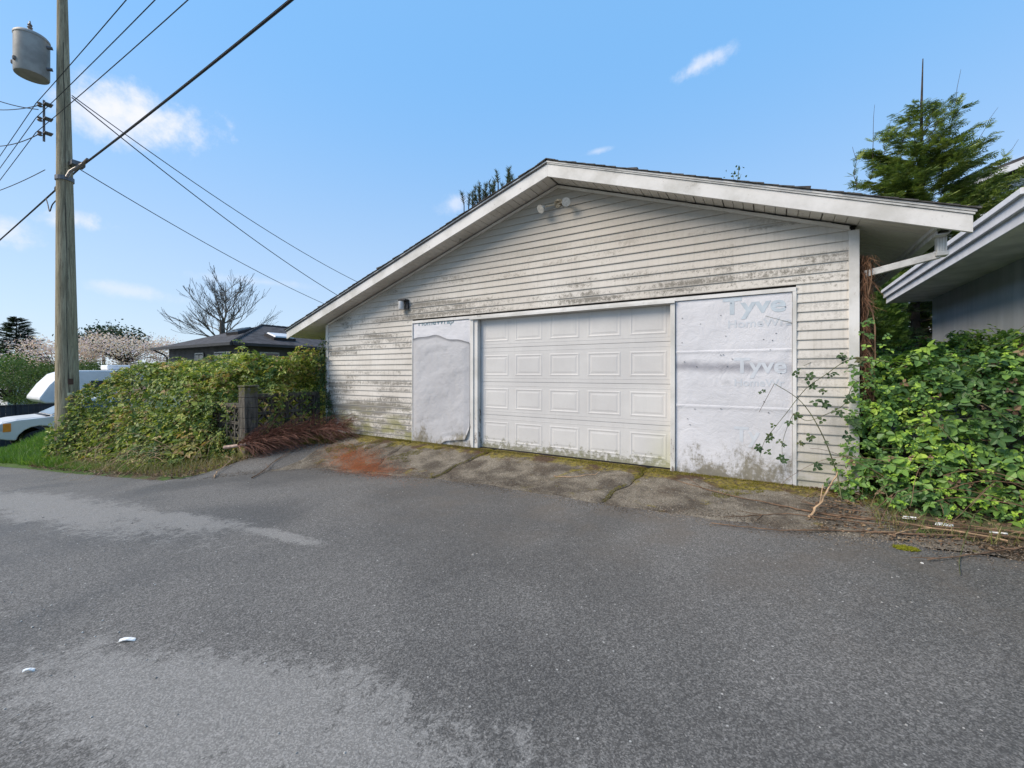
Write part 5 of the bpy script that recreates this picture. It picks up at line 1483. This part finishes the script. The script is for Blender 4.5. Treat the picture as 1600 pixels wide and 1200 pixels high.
# ------------------------------------------------------------------ trees
def tube_tree(m, p, d, L, r, depth, spread, tips, up_bias=.15, minr=.006, seg=6, kids=(2, 3)):
    n = 5; pts = [Vector(p)]; rad = [r]; dd = Vector(d).normalized()
    for k in range(n):
        dd = (dd + Vector((random.gauss(0, .10), random.gauss(0, .10), random.gauss(0, .06) + up_bias * .2))).normalized()
        pts.append(pts[-1] + dd * L / n); rad.append(max(r * (1 - .38 * (k + 1) / n), minr))
    m.tube(pts, rad, seg, False)
    if depth == 0: tips.append((pts[-1], dd)); return
    for _ in range(random.randint(*kids)):
        k = random.randint(2, n); a = random.uniform(0, 6.28); o = dd.orthogonal().normalized(); o2 = dd.cross(o)
        nd = (dd + (o * math.cos(a) + o2 * math.sin(a)) * random.uniform(.4, 1) * spread).normalized()
        tube_tree(m, pts[k], nd, L * random.uniform(.55, .82), rad[k] * .68, depth - 1, spread, tips, up_bias, minr, max(3, seg - 1), kids)
    tube_tree(m, pts[-1], dd, L * .75, rad[-1], depth - 1, spread, tips, up_bias, minr, max(3, seg - 1), kids)

# bare tree behind the dark house
bt = empty('bare_tree', (-33.8, 15.0, -3), label='leafless spreading tree rising behind the dark hip roof', cat='tree')
random.seed(5)
MB().tube([(-33.8, 15.0, -3.0), (-33.9, 15.0, 1.0), (-33.8, 15.0, 3.4)], [.30, .22, .15], 10).build('trunk', M['bark_grey'], bt, smooth=True)
m = MB(); tips = []
lead = [Vector((-33.8, 15.0, 3.3 + .75 * k)) + Vector((random.gauss(0, .05), random.gauss(0, .05), 0)) for k in range(7)]
m.tube(lead, [.11, .09, .07, .055, .04, .028, .016], 6, False)
for k in range(30):
    h = random.uniform(0, 1); a = random.uniform(0, 6.28) ; b = lead[min(int(h * 5.4), 5)]
    tube_tree(m, b, (math.cos(a), math.sin(a), .35 + .75 * h), (2.1 - 1.25 * h) * random.uniform(.7, 1.1), .052 - .025 * h, 3 if h < .75 else 2, .55, tips, .22, .010, 5, (2, 3))
m.build('branches', M['bark_grey'], bt)

def conifer(name, base, h, rad, mat, label, expo=.78, nwh=26, per=6, sprays=12, droop=.25, spray=.34, trunk_r=.16, topbare=0.0, group=None, lean=(0, 0), cat='conifer', uplift=.1, zmin=.15, seed=1, start=.12):
    random.seed(seed); r_ = np.random.default_rng(seed)
    root = empty(name, base, label=label, cat=cat, group=group)
    b = Vector(base)
    def tp(t): return b + Vector((lean[0] * t, lean[1] * t, h * t))
    MB().tube([tp(t) for t in (0, .25, .5, .75, 1)], [trunk_r, trunk_r * .8, trunk_r * .55, trunk_r * .3, trunk_r * .07], 8).build('trunk', M['bark'], root, smooth=True)
    mb = MB(); P_, T_, N_, S_ = [], [], [], []
    for w in range(nwh):
        t = start + (1 - start) * (w / nwh) ** .92
        L = rad * (1 - t) ** expo * (1.0 if t < .97 else .8) + .12
        for k in range(per):
            a = 2 * math.pi * (k + random.random()) / per + w * .7; Lk = L * random.uniform(.55, 1.18)
            o = tp(t + random.uniform(-.01, .01)); d = Vector((math.cos(a), math.sin(a), uplift + .35 * t - .1)); p = o.copy(); pts = [p.copy()]
            for q in range(5):
                d = (d + Vector((0, 0, -droop / 5 * (1 - t) + (.12 if q > 3 else 0)))).normalized(); p = p + d * Lk / 5; pts.append(p.copy())
            mb.tube(pts, [.028 * (1 - t) + .006, .02 * (1 - t) + .005, .014 * (1 - t) + .004, .008, .005, .003], 4, False)
            ns_ = max(4, int(sprays * (.4 + Lk / rad)))
            if t > 1 - topbare: ns_ = int(ns_ * .25)
            for s_ in range(ns_):
                f = random.uniform(.18, 1) ** .8; q = min(int(f * 5), 4); pp = pts[q].lerp(pts[q + 1], f * 5 - q)
                sd_ = Vector((-math.sin(a), math.cos(a), 0)) * random.choice((-1, 1))
                dr = (Vector((math.cos(a), math.sin(a), .02)) * random.uniform(.5, 1.0) + sd_ * random.uniform(.1, .9) + Vector((0, 0, random.uniform(-.35, .25)))).normalized()
                P_.append(tuple(pp)); T_.append(tuple(dr)); N_.append((random.gauss(0, .35), random.gauss(0, .35), 1)); S_.append(spray * random.uniform(.6, 1.3) * (.55 + .55 * (1 - t)))
    mb.build('branches', M['bark'], root)
    v, f = scatter(SPRAY[0], SPRAY[1], np.array(P_), np.array(N_), np.array(S_), np.array(T_))
    link('foliage', mesh_np('foliage', v, f), mat, root, kind='stuff')
    return root
def make_spray():
    vs, fs = [], []
    def needle(x, y, ang, L, w, z=0):
        i = len(vs); c, s = math.cos(ang), math.sin(ang)
        for (a, b) in ((0, -w * .4), (L * .45, -w), (L, 0), (L * .45, w)): vs.append((x + a * c - b * s, y + a * s + b * c, z + a * .05 * random.choice((-1, 1))))
        fs.append((i, i + 1, i + 2, i + 3))
    random.seed(3)
    needle(0, 0, 0, 1.0, .045)
    for k in range(5):
        x = .12 + k * .17
        for s in (-1, 1):
            needle(x, 0, s * random.uniform(.55, .85), .42 * (1 - .10 * k), .038, random.uniform(-.03, .03))
    return np.array(vs), np.array(fs)
SPRAY = make_spray()

sp = conifer('spruce_tree', (3.75, 16.6, -.1), 9.15, 3.85, M['needle'], 'big bushy spruce with bare leader rising behind the right end of the garage roof', expo=.72, nwh=40, per=9, sprays=76, droop=.12, spray=.42, trunk_r=.20, topbare=.18, uplift=.34, seed=21)
# bare upright shoots in its top
m = MB(); random.seed(8); sprP, sprT = [], []
for (dx, dy, z0, L, tx) in ((-1.25, -.6, 6.9, 2.2, .05), (-1.0, -.4, 7.2, 1.6, .22), (-.6, -.3, 7.4, 1.3, .30), (.45, .1, 6.8, 3.1, .16), (.9, .3, 7.0, 1.9, .55), (1.3, .6, 6.4, 1.7, .75), (-1.6, -.8, 6.6, 1.3, -.05), (1.9, 1.0, 5.6, 1.8, 1.0), (2.5, 1.2, 4.9, 1.6, 1.1)):
    p = Vector((3.75 + dx, 16.6 + dy, z0)); d = Vector((tx * .85, tx * .3, 1)).normalized(); pts = [p + d * L * k / 6 + Vector((random.gauss(0, .03), 0, 0)) for k in range(7)]
    m.tube(pts, [.015, .013, .011, .009, .007, .006, .004], 4)
    for k in range(16):
        q = pts[random.randint(0, 4)]; sprP.append(tuple(q)); sprT.append((random.gauss(0, .6) + tx, random.gauss(0, .5), .7))
m.tube([(3.75, 16.6, 8.0), (3.75, 16.6, 9.0), (3.78, 16.6, 10.35)], [.045, .03, .012], 5)
m.build('bare_shoots', M['bark'], sp)
sprP, sprT = np.array(sprP), np.array(sprT)
v, f = scatter(SPRAY[0], SPRAY[1], sprP, np.tile([.3, -.5, .6], (len(sprP), 1)), rng.uniform(.18, .34, len(sprP)), sprT)
link('shoot_needles', mesh_np('shoot_needles', v, f), M['needle'], sp, kind='stuff')

# cedar and dark trunks between the two buildings
cd = empty('cedar_shrub', (1.9, 11.9, 0), label='bright green cedar squeezed between the garage and the blue-grey house', cat='shrub')
MB().tube([(1.9, 11.9, -.1), (1.9, 11.9, 2.6)], [.09, .03], 8).build('trunk', M['bark'], cd)
n = 5200; th = rng.uniform(0, 6.28, n); zz = rng.uniform(.2, 3.25, n); rr = np.sqrt(rng.uniform(.25, 1, n)) * (.75 - .12 * zz)
P_ = np.stack([1.9 + rr * np.cos(th), 11.9 + rr * np.sin(th), zz], -1); T_ = np.stack([np.cos(th), np.sin(th), rng.uniform(-.2, 1, n)], -1)
v, f = scatter(SPRAY[0], SPRAY[1], P_, T_ * .3 + rng.normal(size=(n, 3)), rng.uniform(.10, .20, n), T_)
link('foliage', mesh_np('foliage', v, f), M['cedar'], cd, kind='stuff')
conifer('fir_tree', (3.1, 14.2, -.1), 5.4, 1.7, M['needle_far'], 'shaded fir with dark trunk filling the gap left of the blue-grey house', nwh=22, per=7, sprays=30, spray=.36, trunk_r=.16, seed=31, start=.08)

# pine candles over the left roof slope
pn = empty('pine_tree', (-9.05, 14.7, -.3), label='pine whose upright candle tips show above the left roof slope', cat='pine tree')
MB().tube([(-9.05, 14.7, -.3), (-9.05, 14.7, 4.5), (-9.0, 14.7, 7.6)], [.2, .14, .05], 8).build('trunk', M['bark'], pn)
mb = MB(); P_, T_ = [], []
random.seed(14)
for k in range(190):
    dx = random.uniform(-1.7, 1.6); dy = random.uniform(-1.0, 1.6); ztop = 9.25 - abs(dx - .1) * .42 - random.uniform(0, 1.0) ** 1.5 * 1.6 + (.2 if abs(dx) < .5 else 0)
    b = Vector((-9.05 + dx * .86 - dy * .0, 14.7 + dy + dx * .5, ztop - .55)); e = b + Vector((random.gauss(0, .08), random.gauss(0, .08), .55))
    mb.tube([Vector((-9.05, 14.7, ztop - 2.2)), b - Vector((0, 0, .3)), b, e], [.04, .03, .022, .012], 4, False)
    for q in range(80):
        f = random.random(); p = b.lerp(e, f); a = random.uniform(0, 6.28)
        P_.append(tuple(p)); T_.append((math.cos(a) * .9, math.sin(a) * .9, .9))
mb.build('branches', M['bark'], pn)
P_, T_ = np.array(P_), np.array(T_)
v, f = scatter(BLADE[0] * np.array([1, 2.0, .25]), BLADE[1], P_, rng.normal(size=P_.shape), rng.uniform(.12, .20, len(P_)), T_)
link('foliage', mesh_np('foliage', v, f), M['needle_pine'], pn, kind='stuff')
# lone sprig above the right slope
sg = empty('sapling', (-.85, 13.6, 0), label='thin sapling tip poking up behind the right roof slope', cat='sapling')
MB().tube([(-.85, 13.6, -.1), (-.9, 13.6, 4), (-.8, 13.6, 6.6), (-.75, 13.6, 7.15)], [.05, .035, .014, .006], 6).build('stem', M['cane_green'], sg)
m = MB()
m.tube([(-.83, 13.6, 6.5), (-.7, 13.6, 6.9)], [.008, .005], 4); m.tube([(-.82, 13.6, 6.6), (-.93, 13.6, 6.95)], [.008, .005], 4); m.build('twigs', M['cane_green'], sg)
P_ = np.array([(-.83 + rng.normal() * .10, 13.6 + rng.normal() * .05, rng.uniform(6.3, 7.15)) for _ in range(34)])
v, f = scatter(*SING, P_, rng.normal(size=P_.shape), rng.uniform(.05, .10, len(P_))); link('leaves', mesh_np('leaves', v, f), M['shrub'], sg, kind='stuff')

# far left: firs, shrubs, blossom
conifer('fir_tree', (-61.5, 9.2, -4.5), 11.1, 4.4, M['needle_far'], 'tallest dark fir on the far left skyline', nwh=34, per=8, sprays=60, spray=.62, trunk_r=.25, droop=.25, seed=41, group='firs on the left skyline')
conifer('fir_tree', (-62.0, 14.4, -4.5), 8.2, 2.2, M['needle_far'], 'narrow fir just right of the tallest one on the left skyline', nwh=24, per=7, sprays=40, spray=.5, trunk_r=.2, seed=42, group='firs on the left skyline')
conifer('fir_tree', (-60.0, 16.8, -4.5), 8.3, 2.6, M['needle_far'], 'fir directly left of the utility pole on the skyline', nwh=24, per=7, sprays=40, spray=.5, trunk_r=.2, seed=43, group='firs on the left skyline')
def crown_tree(name, base, r, zc_, rz, mat, label, cat, n, leaf, trunk=.12, clumps=26, seed=1, twig=True, group=None):
    random.seed(seed); g_ = np.random.default_rng(seed)
    root = empty(name, base, label=label, cat=cat, group=group); b = Vector(base)
    MB().tube([b, (b.x, b.y, zc_ - rz * .5)], [trunk, trunk * .6], 7).build('trunk', M['bark'], root)
    mb = MB(); cc = []
    for k in range(clumps):
        a = random.uniform(0, 6.28); q = math.sqrt(random.random()); zq = zc_ + rz * random.uniform(-.7, 1) * math.sqrt(max(0, 1 - q * q * .7)); c = Vector((b.x + r * q * math.cos(a), b.y + r * q * math.sin(a), zq)); cc.append(c)
        s = Vector((b.x, b.y, zc_ - rz * .6)); mid = s.lerp(c, .5) + Vector((random.gauss(0, .15), random.gauss(0, .15), .1 * r)); mb.tube([s, mid, c], [trunk * .35, trunk * .18, trunk * .06], 4, False)
    mb.build('branches', M['bark'], root)
    per = n // clumps; P_ = []
    for c in cc: P_.append(np.array(c) + g_.normal(size=(per, 3)) * np.array([r, r, rz]) * .17)
    P_ = np.concatenate(P_)
    v, f = scatter(*SING, P_, g_.normal(size=P_.shape) + np.array([0, 0, .7]), g_.uniform(.6, 1.4, len(P_)) * leaf)
    link('foliage', mesh_np('foliage', v, f), mat, root, kind='stuff'); return root
crown_tree('cherry_tree', (-47, 13.2, -3.6), 3.4, 3.0, 1.6, M['blossom'], 'pale pink cherry tree in blossom between the pole and the dark roof', 'cherry tree', 5200, .13, .16, 44, 51)
crown_tree('cherry_tree', (-50, 9.6, -3.9), 2.6, 2.5, 1.5, M['blossom'], 'smaller pink blossoming tree directly right of the utility pole', 'cherry tree', 3200, .13, .14, 34, 52)
crown_tree('evergreen_tree', (-58, 14.5, -4.4), 2.9, 4.3, 1.9, M['needle_far'], 'round dark evergreen rising behind the pink blossom', 'tree', 4200, .22, .2, 34, 53)
crown_tree('budding_tree', (-46, 17.2, -3.6), 3.0, 2.2, 1.3, M['pinkfar'], 'reddish budding tree just left of the dark house eave', 'tree', 3200, .10, .14, 34, 54)
crown_tree('garden_shrub', (-36.5, 5.4, -2.9), 2.2, .4, 1.5, M['shrub'], 'tall yellow-green garden shrub at the left edge above the navy fence', 'shrub', 9000, .09, .10, 50, 55)
crown_tree('garden_shrub', (-33.5, 6.2, -2.7), 1.7, -.5, .9, M['shrub'], 'low rounded shrub left of the trailer nose above the navy fence', 'shrub', 7000, .07, .08, 40, 56)
crown_tree('garden_shrub', (-42.5, 4.2, -3.2), 2.6, 1.1, 1.7, M['cedar'], 'darker tall shrub farthest left, behind the yellow-green one', 'shrub', 7000, .12, .12, 46, 57)
crown_tree('garden_shrub', (-44, 9.5, -3.4), 2.6, .9, 1.1, M['shrub'], 'flat-topped light green hedge below the skyline firs', 'shrub', 6000, .10, .12, 46, 58)
# hazy hedge line closing the view at the left
n = 16000; X = rng.uniform(-90, -70, n); Y = rng.uniform(-20, 60, n); Z = -5.5 + rng.uniform(0, 1, n) * (6.3 + 1.2 * wav(Y, Y, .25, 91))
v, f = scatter(*SING, np.stack([X, Y, Z], -1), rng.normal(size=(n, 3)) + [0, 0, .5], rng.uniform(.5, 1.1, n))
link('distant_treeline', mesh_np('distant_treeline', v, f), M['needle_far'], kind='stuff')
lh = empty('low_roofed_house', (-50, 8.0, -3), label='low brown-roofed house far off between the shrubs and the pole', cat='house')
MB().box(-53, -47, 6.6, 10.2, -4.2, .9).build('wall', M['white_siding'], lh)
MB().prism([(6.2, .85), (8.4, 1.75), (10.6, .85)], 'x', -53.3, -46.7).build('roof', M['shed'], lh)

# ------------------------------------------------------------------ ground cover and litter
def blades(n, xs, ys, mask, mat, name, smin, smax, label=None, z_off=0.0, wide=1.0, up=1.0):
    X = rng.uniform(*xs, n); Y = rng.uniform(*ys, n); k = mask(X, Y); X, Y = X[k], Y[k]; m_ = len(X)
    P_ = np.stack([X, Y, H(X, Y) + .02 + z_off], -1); T_ = np.stack([rng.normal(size=m_) * .4, rng.normal(size=m_) * .4, np.full(m_, up)], -1)
    v, f = scatter(BLADE[0] * np.array([1, wide, 1]), BLADE[1], P_, rng.normal(size=(m_, 3)), rng.uniform(smin, smax, m_), T_)
    o = link(name, mesh_np(name, v, f), mat, kind='stuff'); return o
dist = lambda X, Y: Y - Ey(X)
blades(52000, (-22, -13.6), (2.2, 6.0), lambda X, Y: (dist(X, Y) > .05 + .06 * wav(X, Y, 3, 92)), M['grass'], 'lush_grass', .10, .28)
blades(26000, (-15.5, -8.0), (2.4, 4.2), lambda X, Y: (dist(X, Y) > .03 + .06 * wav(X, Y, 5, 93)) & (dist(X, Y) < 1.1) & (rng.uniform(size=len(X)) < .35 + .35 * wav(X, Y, 2, 94)), M['grass_dry'], 'verge_grass', .05, .18)
blades(9000, (-13.5, -8.5), (2.4, 3.3), lambda X, Y: (dist(X, Y) > .0) & (dist(X, Y) < .35) & (wav(X, Y, 1.3, 95) > -.05), M['grass'], 'green_verge_grass', .04, .12)
blades(2600, (.75, 3.5), (4.5, 5.4), lambda X, Y: (dist(X, Y) > .08) & (wav(X, Y, 3, 96) > -.1), M['grass_dry'], 'weeds', .04, .14)
# undergrowth leaves at the thicket's foot
def flat_litter(n, xs, ys, mask, mat, name, smin, smax, z_off=.012, tilt=.35):
    X = rng.uniform(*xs, n); Y = rng.uniform(*ys, n); k = mask(X, Y); X, Y = X[k], Y[k]; m_ = len(X)
    z_ = np.where(Y < Ey(X), Rz(X), H(X, Y)) + z_off
    v, f = scatter(*SING, np.stack([X, Y, z_], -1), np.array([0, 0, 1.]) + rng.normal(size=(m_, 3)) * tilt, rng.uniform(smin, smax, m_))
    return link(name, mesh_np(name, v, f), mat, kind='stuff')
flat_litter(9000, (-15, -7.9), (2.4, 4.6), lambda X, Y: (dist(X, Y) > -.04), M['litter'], 'leaf_litter', .02, .05, .04, .6)
flat_litter(5200, (.3, 4.0), (4.35, 5.6), lambda X, Y: (dist(X, Y) > -.12 + .1 * wav(X, Y, 4, 97)) & (rng.uniform(size=len(X)) < .8), M['litter'], 'leaf_litter', .012, .042, .02, .5)
flat_litter(2600, (-8.3, -6.7), (3.7, 5.4), lambda X, Y: np.abs((Y - 3.85) - (X + 8.2) * 1.15) < .38, M['litter'], 'leaf_litter', .012, .035, .02, .5)
flat_litter(1800, (-6.5, .6), (5.2, 5.53), lambda X, Y: wav(X, Y, 3, 98) > .1, M['litter'], 'leaf_litter', .008, .02, .02, .4)
flat_litter(900, (-8, .6), (4.1, 5.4), lambda X, Y: X > -8, M['litter'], 'leaf_litter', .008, .018, .016, .3)
# rusty needle carpet on the apron
nx_ = 60000
X = -5.8 + rng.normal(size=nx_) * .55; Y = 4.56 + rng.normal(size=nx_) * .17 - .28 * (X + 5.85)
k = (rng.uniform(size=nx_) < .55 + .5 * wav(X, Y, 6, 99) + .3 * wav(X, Y, 19, 100)) & (Y < 5.3)
X, Y = X[k], Y[k]; m_ = len(X)
z_ = np.where(Y < Ey(X), Rz(X) + .006, H(X, Y) + .014) + rng.uniform(0, .012, m_)
a = rng.uniform(0, 6.28, m_); T_ = np.stack([np.cos(a), np.sin(a), rng.normal(size=m_) * .15], -1)
v, f = scatter(BLADE[0] * np.array([1, 1.4, .15]), BLADE[1], np.stack([X, Y, z_], -1), np.tile([0, 0, 1.], (m_, 1)) + rng.normal(size=(m_, 3)) * .2, rng.uniform(.012, .032, m_), T_)
link('fallen_needles', mesh_np('fallen_needles', v, f), M['pine_litter'], kind='stuff')
# moss: dense along the wall foot, in the joints and patches
def moss(n, xs, ys, mask, mat, name, s=(.010, .022)):
    X = rng.uniform(*xs, n); Y = rng.uniform(*ys, n); k = mask(X, Y); X, Y = X[k], Y[k]; m_ = len(X)
    z_ = np.where(Y < Ey(X) - .02, Rz(X) + .002, H(X, Y) + .010)
    T_ = np.stack([rng.normal(size=m_), rng.normal(size=m_), np.abs(rng.normal(size=m_)) + .3], -1)
    v, f = scatter(BLADE[0] * np.array([1, 4, .6]), BLADE[1], np.stack([X, Y, z_], -1), rng.normal(size=(m_, 3)), rng.uniform(*s, m_), T_)
    return link(name, mesh_np(name, v, f), mat, kind='stuff')
crack = lambda X, Y: (np.abs(X - (-3.75 - .25 * (1 - (Y - 4.35) / 1.2)) - .035 * np.sin((Y - 4.35) / 1.2 * 9 + 14)) < .03) | (np.abs(X - (-1.32 - .22 * (1 - (Y - 4.3) / 1.25)) - .035 * np.sin((Y - 4.3) / 1.25 * 9 + 21)) < .026)
wallm = lambda X, Y: (5.53 - Y < .14 + .13 * wav(X, X * .2, 3, 101) + .05 * wav(X, Y, 14, 102)) & (Y < 5.53)
pat = lambda X, Y: (wav(X, Y * 1.3, 2.6, 103) > .36) & (Y > 4.55) & (wav(X, Y, 16, 104) > -.1)
moss(130000, (-8.0, .75), (4.3, 5.54), lambda X, Y: (wallm(X, Y) | (crack(X, Y) & (wav(X, Y, 9, 105) > -.2)) | pat(X, Y)) & (dist(X, Y) > 0), M['moss'], 'moss')
moss(9000, (-9.0, -7.5), (3.3, 5.4), lambda X, Y: (wav(X, Y, 2.2, 106) > -.3) & (dist(X, Y) > .0) & ((X < -8.05) | (Y > np.interp(X, [-8.1, -7.9, -7.0], [3.86, 4.55, 4.98]) - .06)), M['moss_bright'], 'bright_moss', (.015, .04))
moss(2600, (.78, .95), (4.14, 4.27), lambda X, Y: ((X - .865) / .075) ** 2 + ((Y - 4.205) / .05) ** 2 < 1, M['moss_bright'], 'moss_tuft', (.010, .02))
# loose grit and pale stones on the lane
PEB = (np.array([(-.5, -.4, 0), (.5, -.45, 0), (.45, .4, 0), (-.4, .5, 0), (-.3, -.2, .35), (.3, -.25, .4), (.25, .25, .35), (-.25, .3, .38)]),
       np.array([(4, 5, 6, 7), (0, 1, 5, 4), (1, 2, 6, 5), (2, 3, 7, 6), (3, 0, 4, 7)]))
X = rng.uniform(-14, 3.5, 4200); Y = rng.uniform(-1.0, 5.3, 4200)
k = ~((Y > 2.8) & (X < -8)) ; X, Y = X[k], Y[k]; m_ = len(X)
z_ = np.where(Y < Ey(X), Rz(X) + .0, H(X, Y) + .012)
v, f = scatter(PEB[0], PEB[1], np.stack([X, Y, z_], -1), np.tile([0, 0, 1.], (m_, 1)) + rng.normal(size=(m_, 3)) * .05, rng.uniform(.003, .011, m_) * (1 + (rng.uniform(size=m_) < .02) * .8))
link('loose_grit', mesh_np('loose_grit', v, f), M['pebble'], kind='stuff')

X = rng.uniform(-7.6, 2.4, 15000); Y = Ey(X) + rng.normal(size=15000) * .13; k = Y < 5.5; X, Y = X[k], Y[k]; m_ = len(X)
z_ = np.where(Y < Ey(X), Rz(X) + .002, H(X, Y) + .012)
v, f = scatter(PEB[0], PEB[1], np.stack([X, Y, z_], -1), np.tile([0, 0, 1.], (m_, 1)), rng.uniform(.003, .011, m_))
link('edge_gravel', mesh_np('edge_gravel', v, f), M['edge_grit'], kind='stuff')
# litter scraps
def scrap(x, y, L, W, ang, label, name='paper_scrap'):
    n = 5; m = MB(); ca, sa = math.cos(ang), math.sin(ang); zb = float(Rz(x)) + .006
    for h in (0, .004):
        for k in range(n):
            t = k / (n - 1) - .5; w = W * (1 - 3.2 * t * t * .9) * .5 + .002
            for s in (-1, 1):
                a, b = t * L, s * w; m.v.append((x + a * ca - b * sa, y + a * sa + b * ca, zb + h + .008 * abs(t) * s + .006 * math.sin(k)))
    for k in range(n - 1):
        q = 2 * k; m.f.append((2 * n + q, 2 * n + q + 2, 2 * n + q + 3, 2 * n + q + 1)); m.f.append((q, q + 1, q + 3, q + 2))
        m.f.append((q, q + 2, q + 2 + 2 * n, q + 2 * n)); m.f.append((q + 1, q + 1 + 2 * n, q + 3 + 2 * n, q + 3))
    return m.build(name, M['paper'], label=label, cat='litter')
scrap(-2.91, .82, .075, .018, .75, 'larger white scrap lying on the asphalt at lower left')
scrap(-3.02, .49, .045, .008, .9, 'thin white sliver on the asphalt near the lower left corner')
for (x, y, s, lab) in ((1.02, 4.86, .05, 'left one of the pale scraps at the bramble foot on the right'), (1.22, 4.80, .06, 'middle pale scrap at the bramble foot on the right'), (1.52, 4.78, .055, 'right one of the pale scraps at the bramble foot on the right')):
    zb = Hs(x, y) + .03
    m = MB(); m.v = [(x - s, y - s * .4, zb), (x + s * .8, y - s * .5, zb + .008), (x + s, y + s * .4, zb + .015), (x - s * .7, y + s * .5, zb + .01)]; m.v += [(a, b, c + .003) for a, b, c in m.v]
    m.f = [(3, 2, 1, 0), (4, 5, 6, 7), (0, 1, 5, 4), (1, 2, 6, 5), (2, 3, 7, 6), (3, 0, 4, 7)]; m.build('paper_scrap', M['paper'], label=lab, cat='litter', group='pale scraps at the bramble foot')

# dead canes lying along the apron and lane edge
def lying(pts, r, label, mat='cane_dead', side=2, seed=0):
    random.seed(seed + 200); q = []
    for (x, y, dz) in pts: q.append((x, y, max(Hs(x, y), float(Rz(x))) + .014 + dz))
    root = empty('dead_cane', q[0], label=label, cat='twig', group='dead canes lying beside the lane')
    c = catmull(q, 6); c = [p + Vector((random.gauss(0, .005), random.gauss(0, .006), abs(random.gauss(0, .003)))) for p in c]
    MB().tube(c, [r * (1 - .6 * k / len(c)) for k in range(len(c))], 6).build('stem', M[mat], root, smooth=True)
    for k in range(side):
        i = random.randint(len(c) // 3, len(c) - 2); d = (c[i + 1] - c[i]).normalized(); d = (d + Vector((random.gauss(0, .4), random.gauss(0, .4), .1))).normalized()
        e = c[i] + d * random.uniform(.1, .28); e.z = max(e.z, max(Hs(e.x, e.y), float(Rz(e.x))) + .012); MB().tube([c[i], e], [r * .5, r * .25], 4).build('side_twig', M[mat], root)
lying([(.95, 4.72, .02), (.45, 4.72, .01), (.1, 4.80, .01), (-.3, 4.88, .01), (-.8, 5.10, 0), (-1.25, 5.30, 0)], .008, 'long thin dead cane slanting over the apron from the bramble towards the door', seed=1)
lying([(1.4, 4.62, .02), (.87, 4.48, .01), (.44, 4.34, .01), (0, 4.16, .0), (-.45, 4.10, 0)], .008, 'long dead cane lying on the asphalt edge, nearest the lane', seed=2)
lying([(1.9, 4.85, .03), (1.2, 4.72, .03), (.7, 4.60, .02), (.2, 4.62, .01), (-.1, 4.50, 0), (-.37, 4.33, 0)], .007, 'crooked dead cane curving off the others in the middle of the apron edge', seed=3)
lying([(1.95, 4.66, .04), (1.45, 4.68, .03), (1.0, 4.66, .03), (.62, 4.74, .02), (.2, 4.74, .01)], .009, 'thickest dead cane in the tangle below the bramble', 'cane', seed=4)
lying([(1.9, 4.55, .02), (1.6, 4.52, .02), (1.31, 4.31, .0), (.93, 3.99, .0)], .009, 'reddish dead cane reaching out onto the asphalt at the far right', seed=5)
lying([(1.5, 4.58, .03), (1.1, 4.62, .04), (.8, 4.40, .01)], .007, 'short pale dead cane crossing the tangle', 'cane_pale', seed=6)
lying([(1.7, 4.75, .05), (1.2, 4.80, .04), (.6, 4.86, .03), (.25, 4.92, .02)], .006, 'thin dead cane highest on the tangle under the leaves', seed=7)
lying([(.30, 4.60, .0), (.42, 4.78, .14), (.55, 5.0, .32)], .013, 'pale snapped cane leaning up against the foot of the bramble', 'cane_pale', 1, seed=8)
lying([(-6.63, 3.30, .0), (-6.95, 3.62, .01), (-7.3, 4.0, .01), (-7.45, 4.45, .03)], .009, 'dark twig lying on the asphalt in front of the fallen conifer branch', side=4, seed=9)
lying([(-7.35, 3.10, .0), (-7.7, 3.3, .02), (-8.1, 3.7, .06), (-8.5, 3.75, .1)], .008, 'pale stalk at the grassy corner below the block pillar', 'cane_pale', 3, seed=10)
lying([(-2.35, 4.85, .0), (-2.1, 4.87, .01), (-1.95, 4.98, .01), (-1.86, 5.02, .0)], .006, 'small bleached twig in the middle of the apron', 'cane_pale', 2, seed=11)
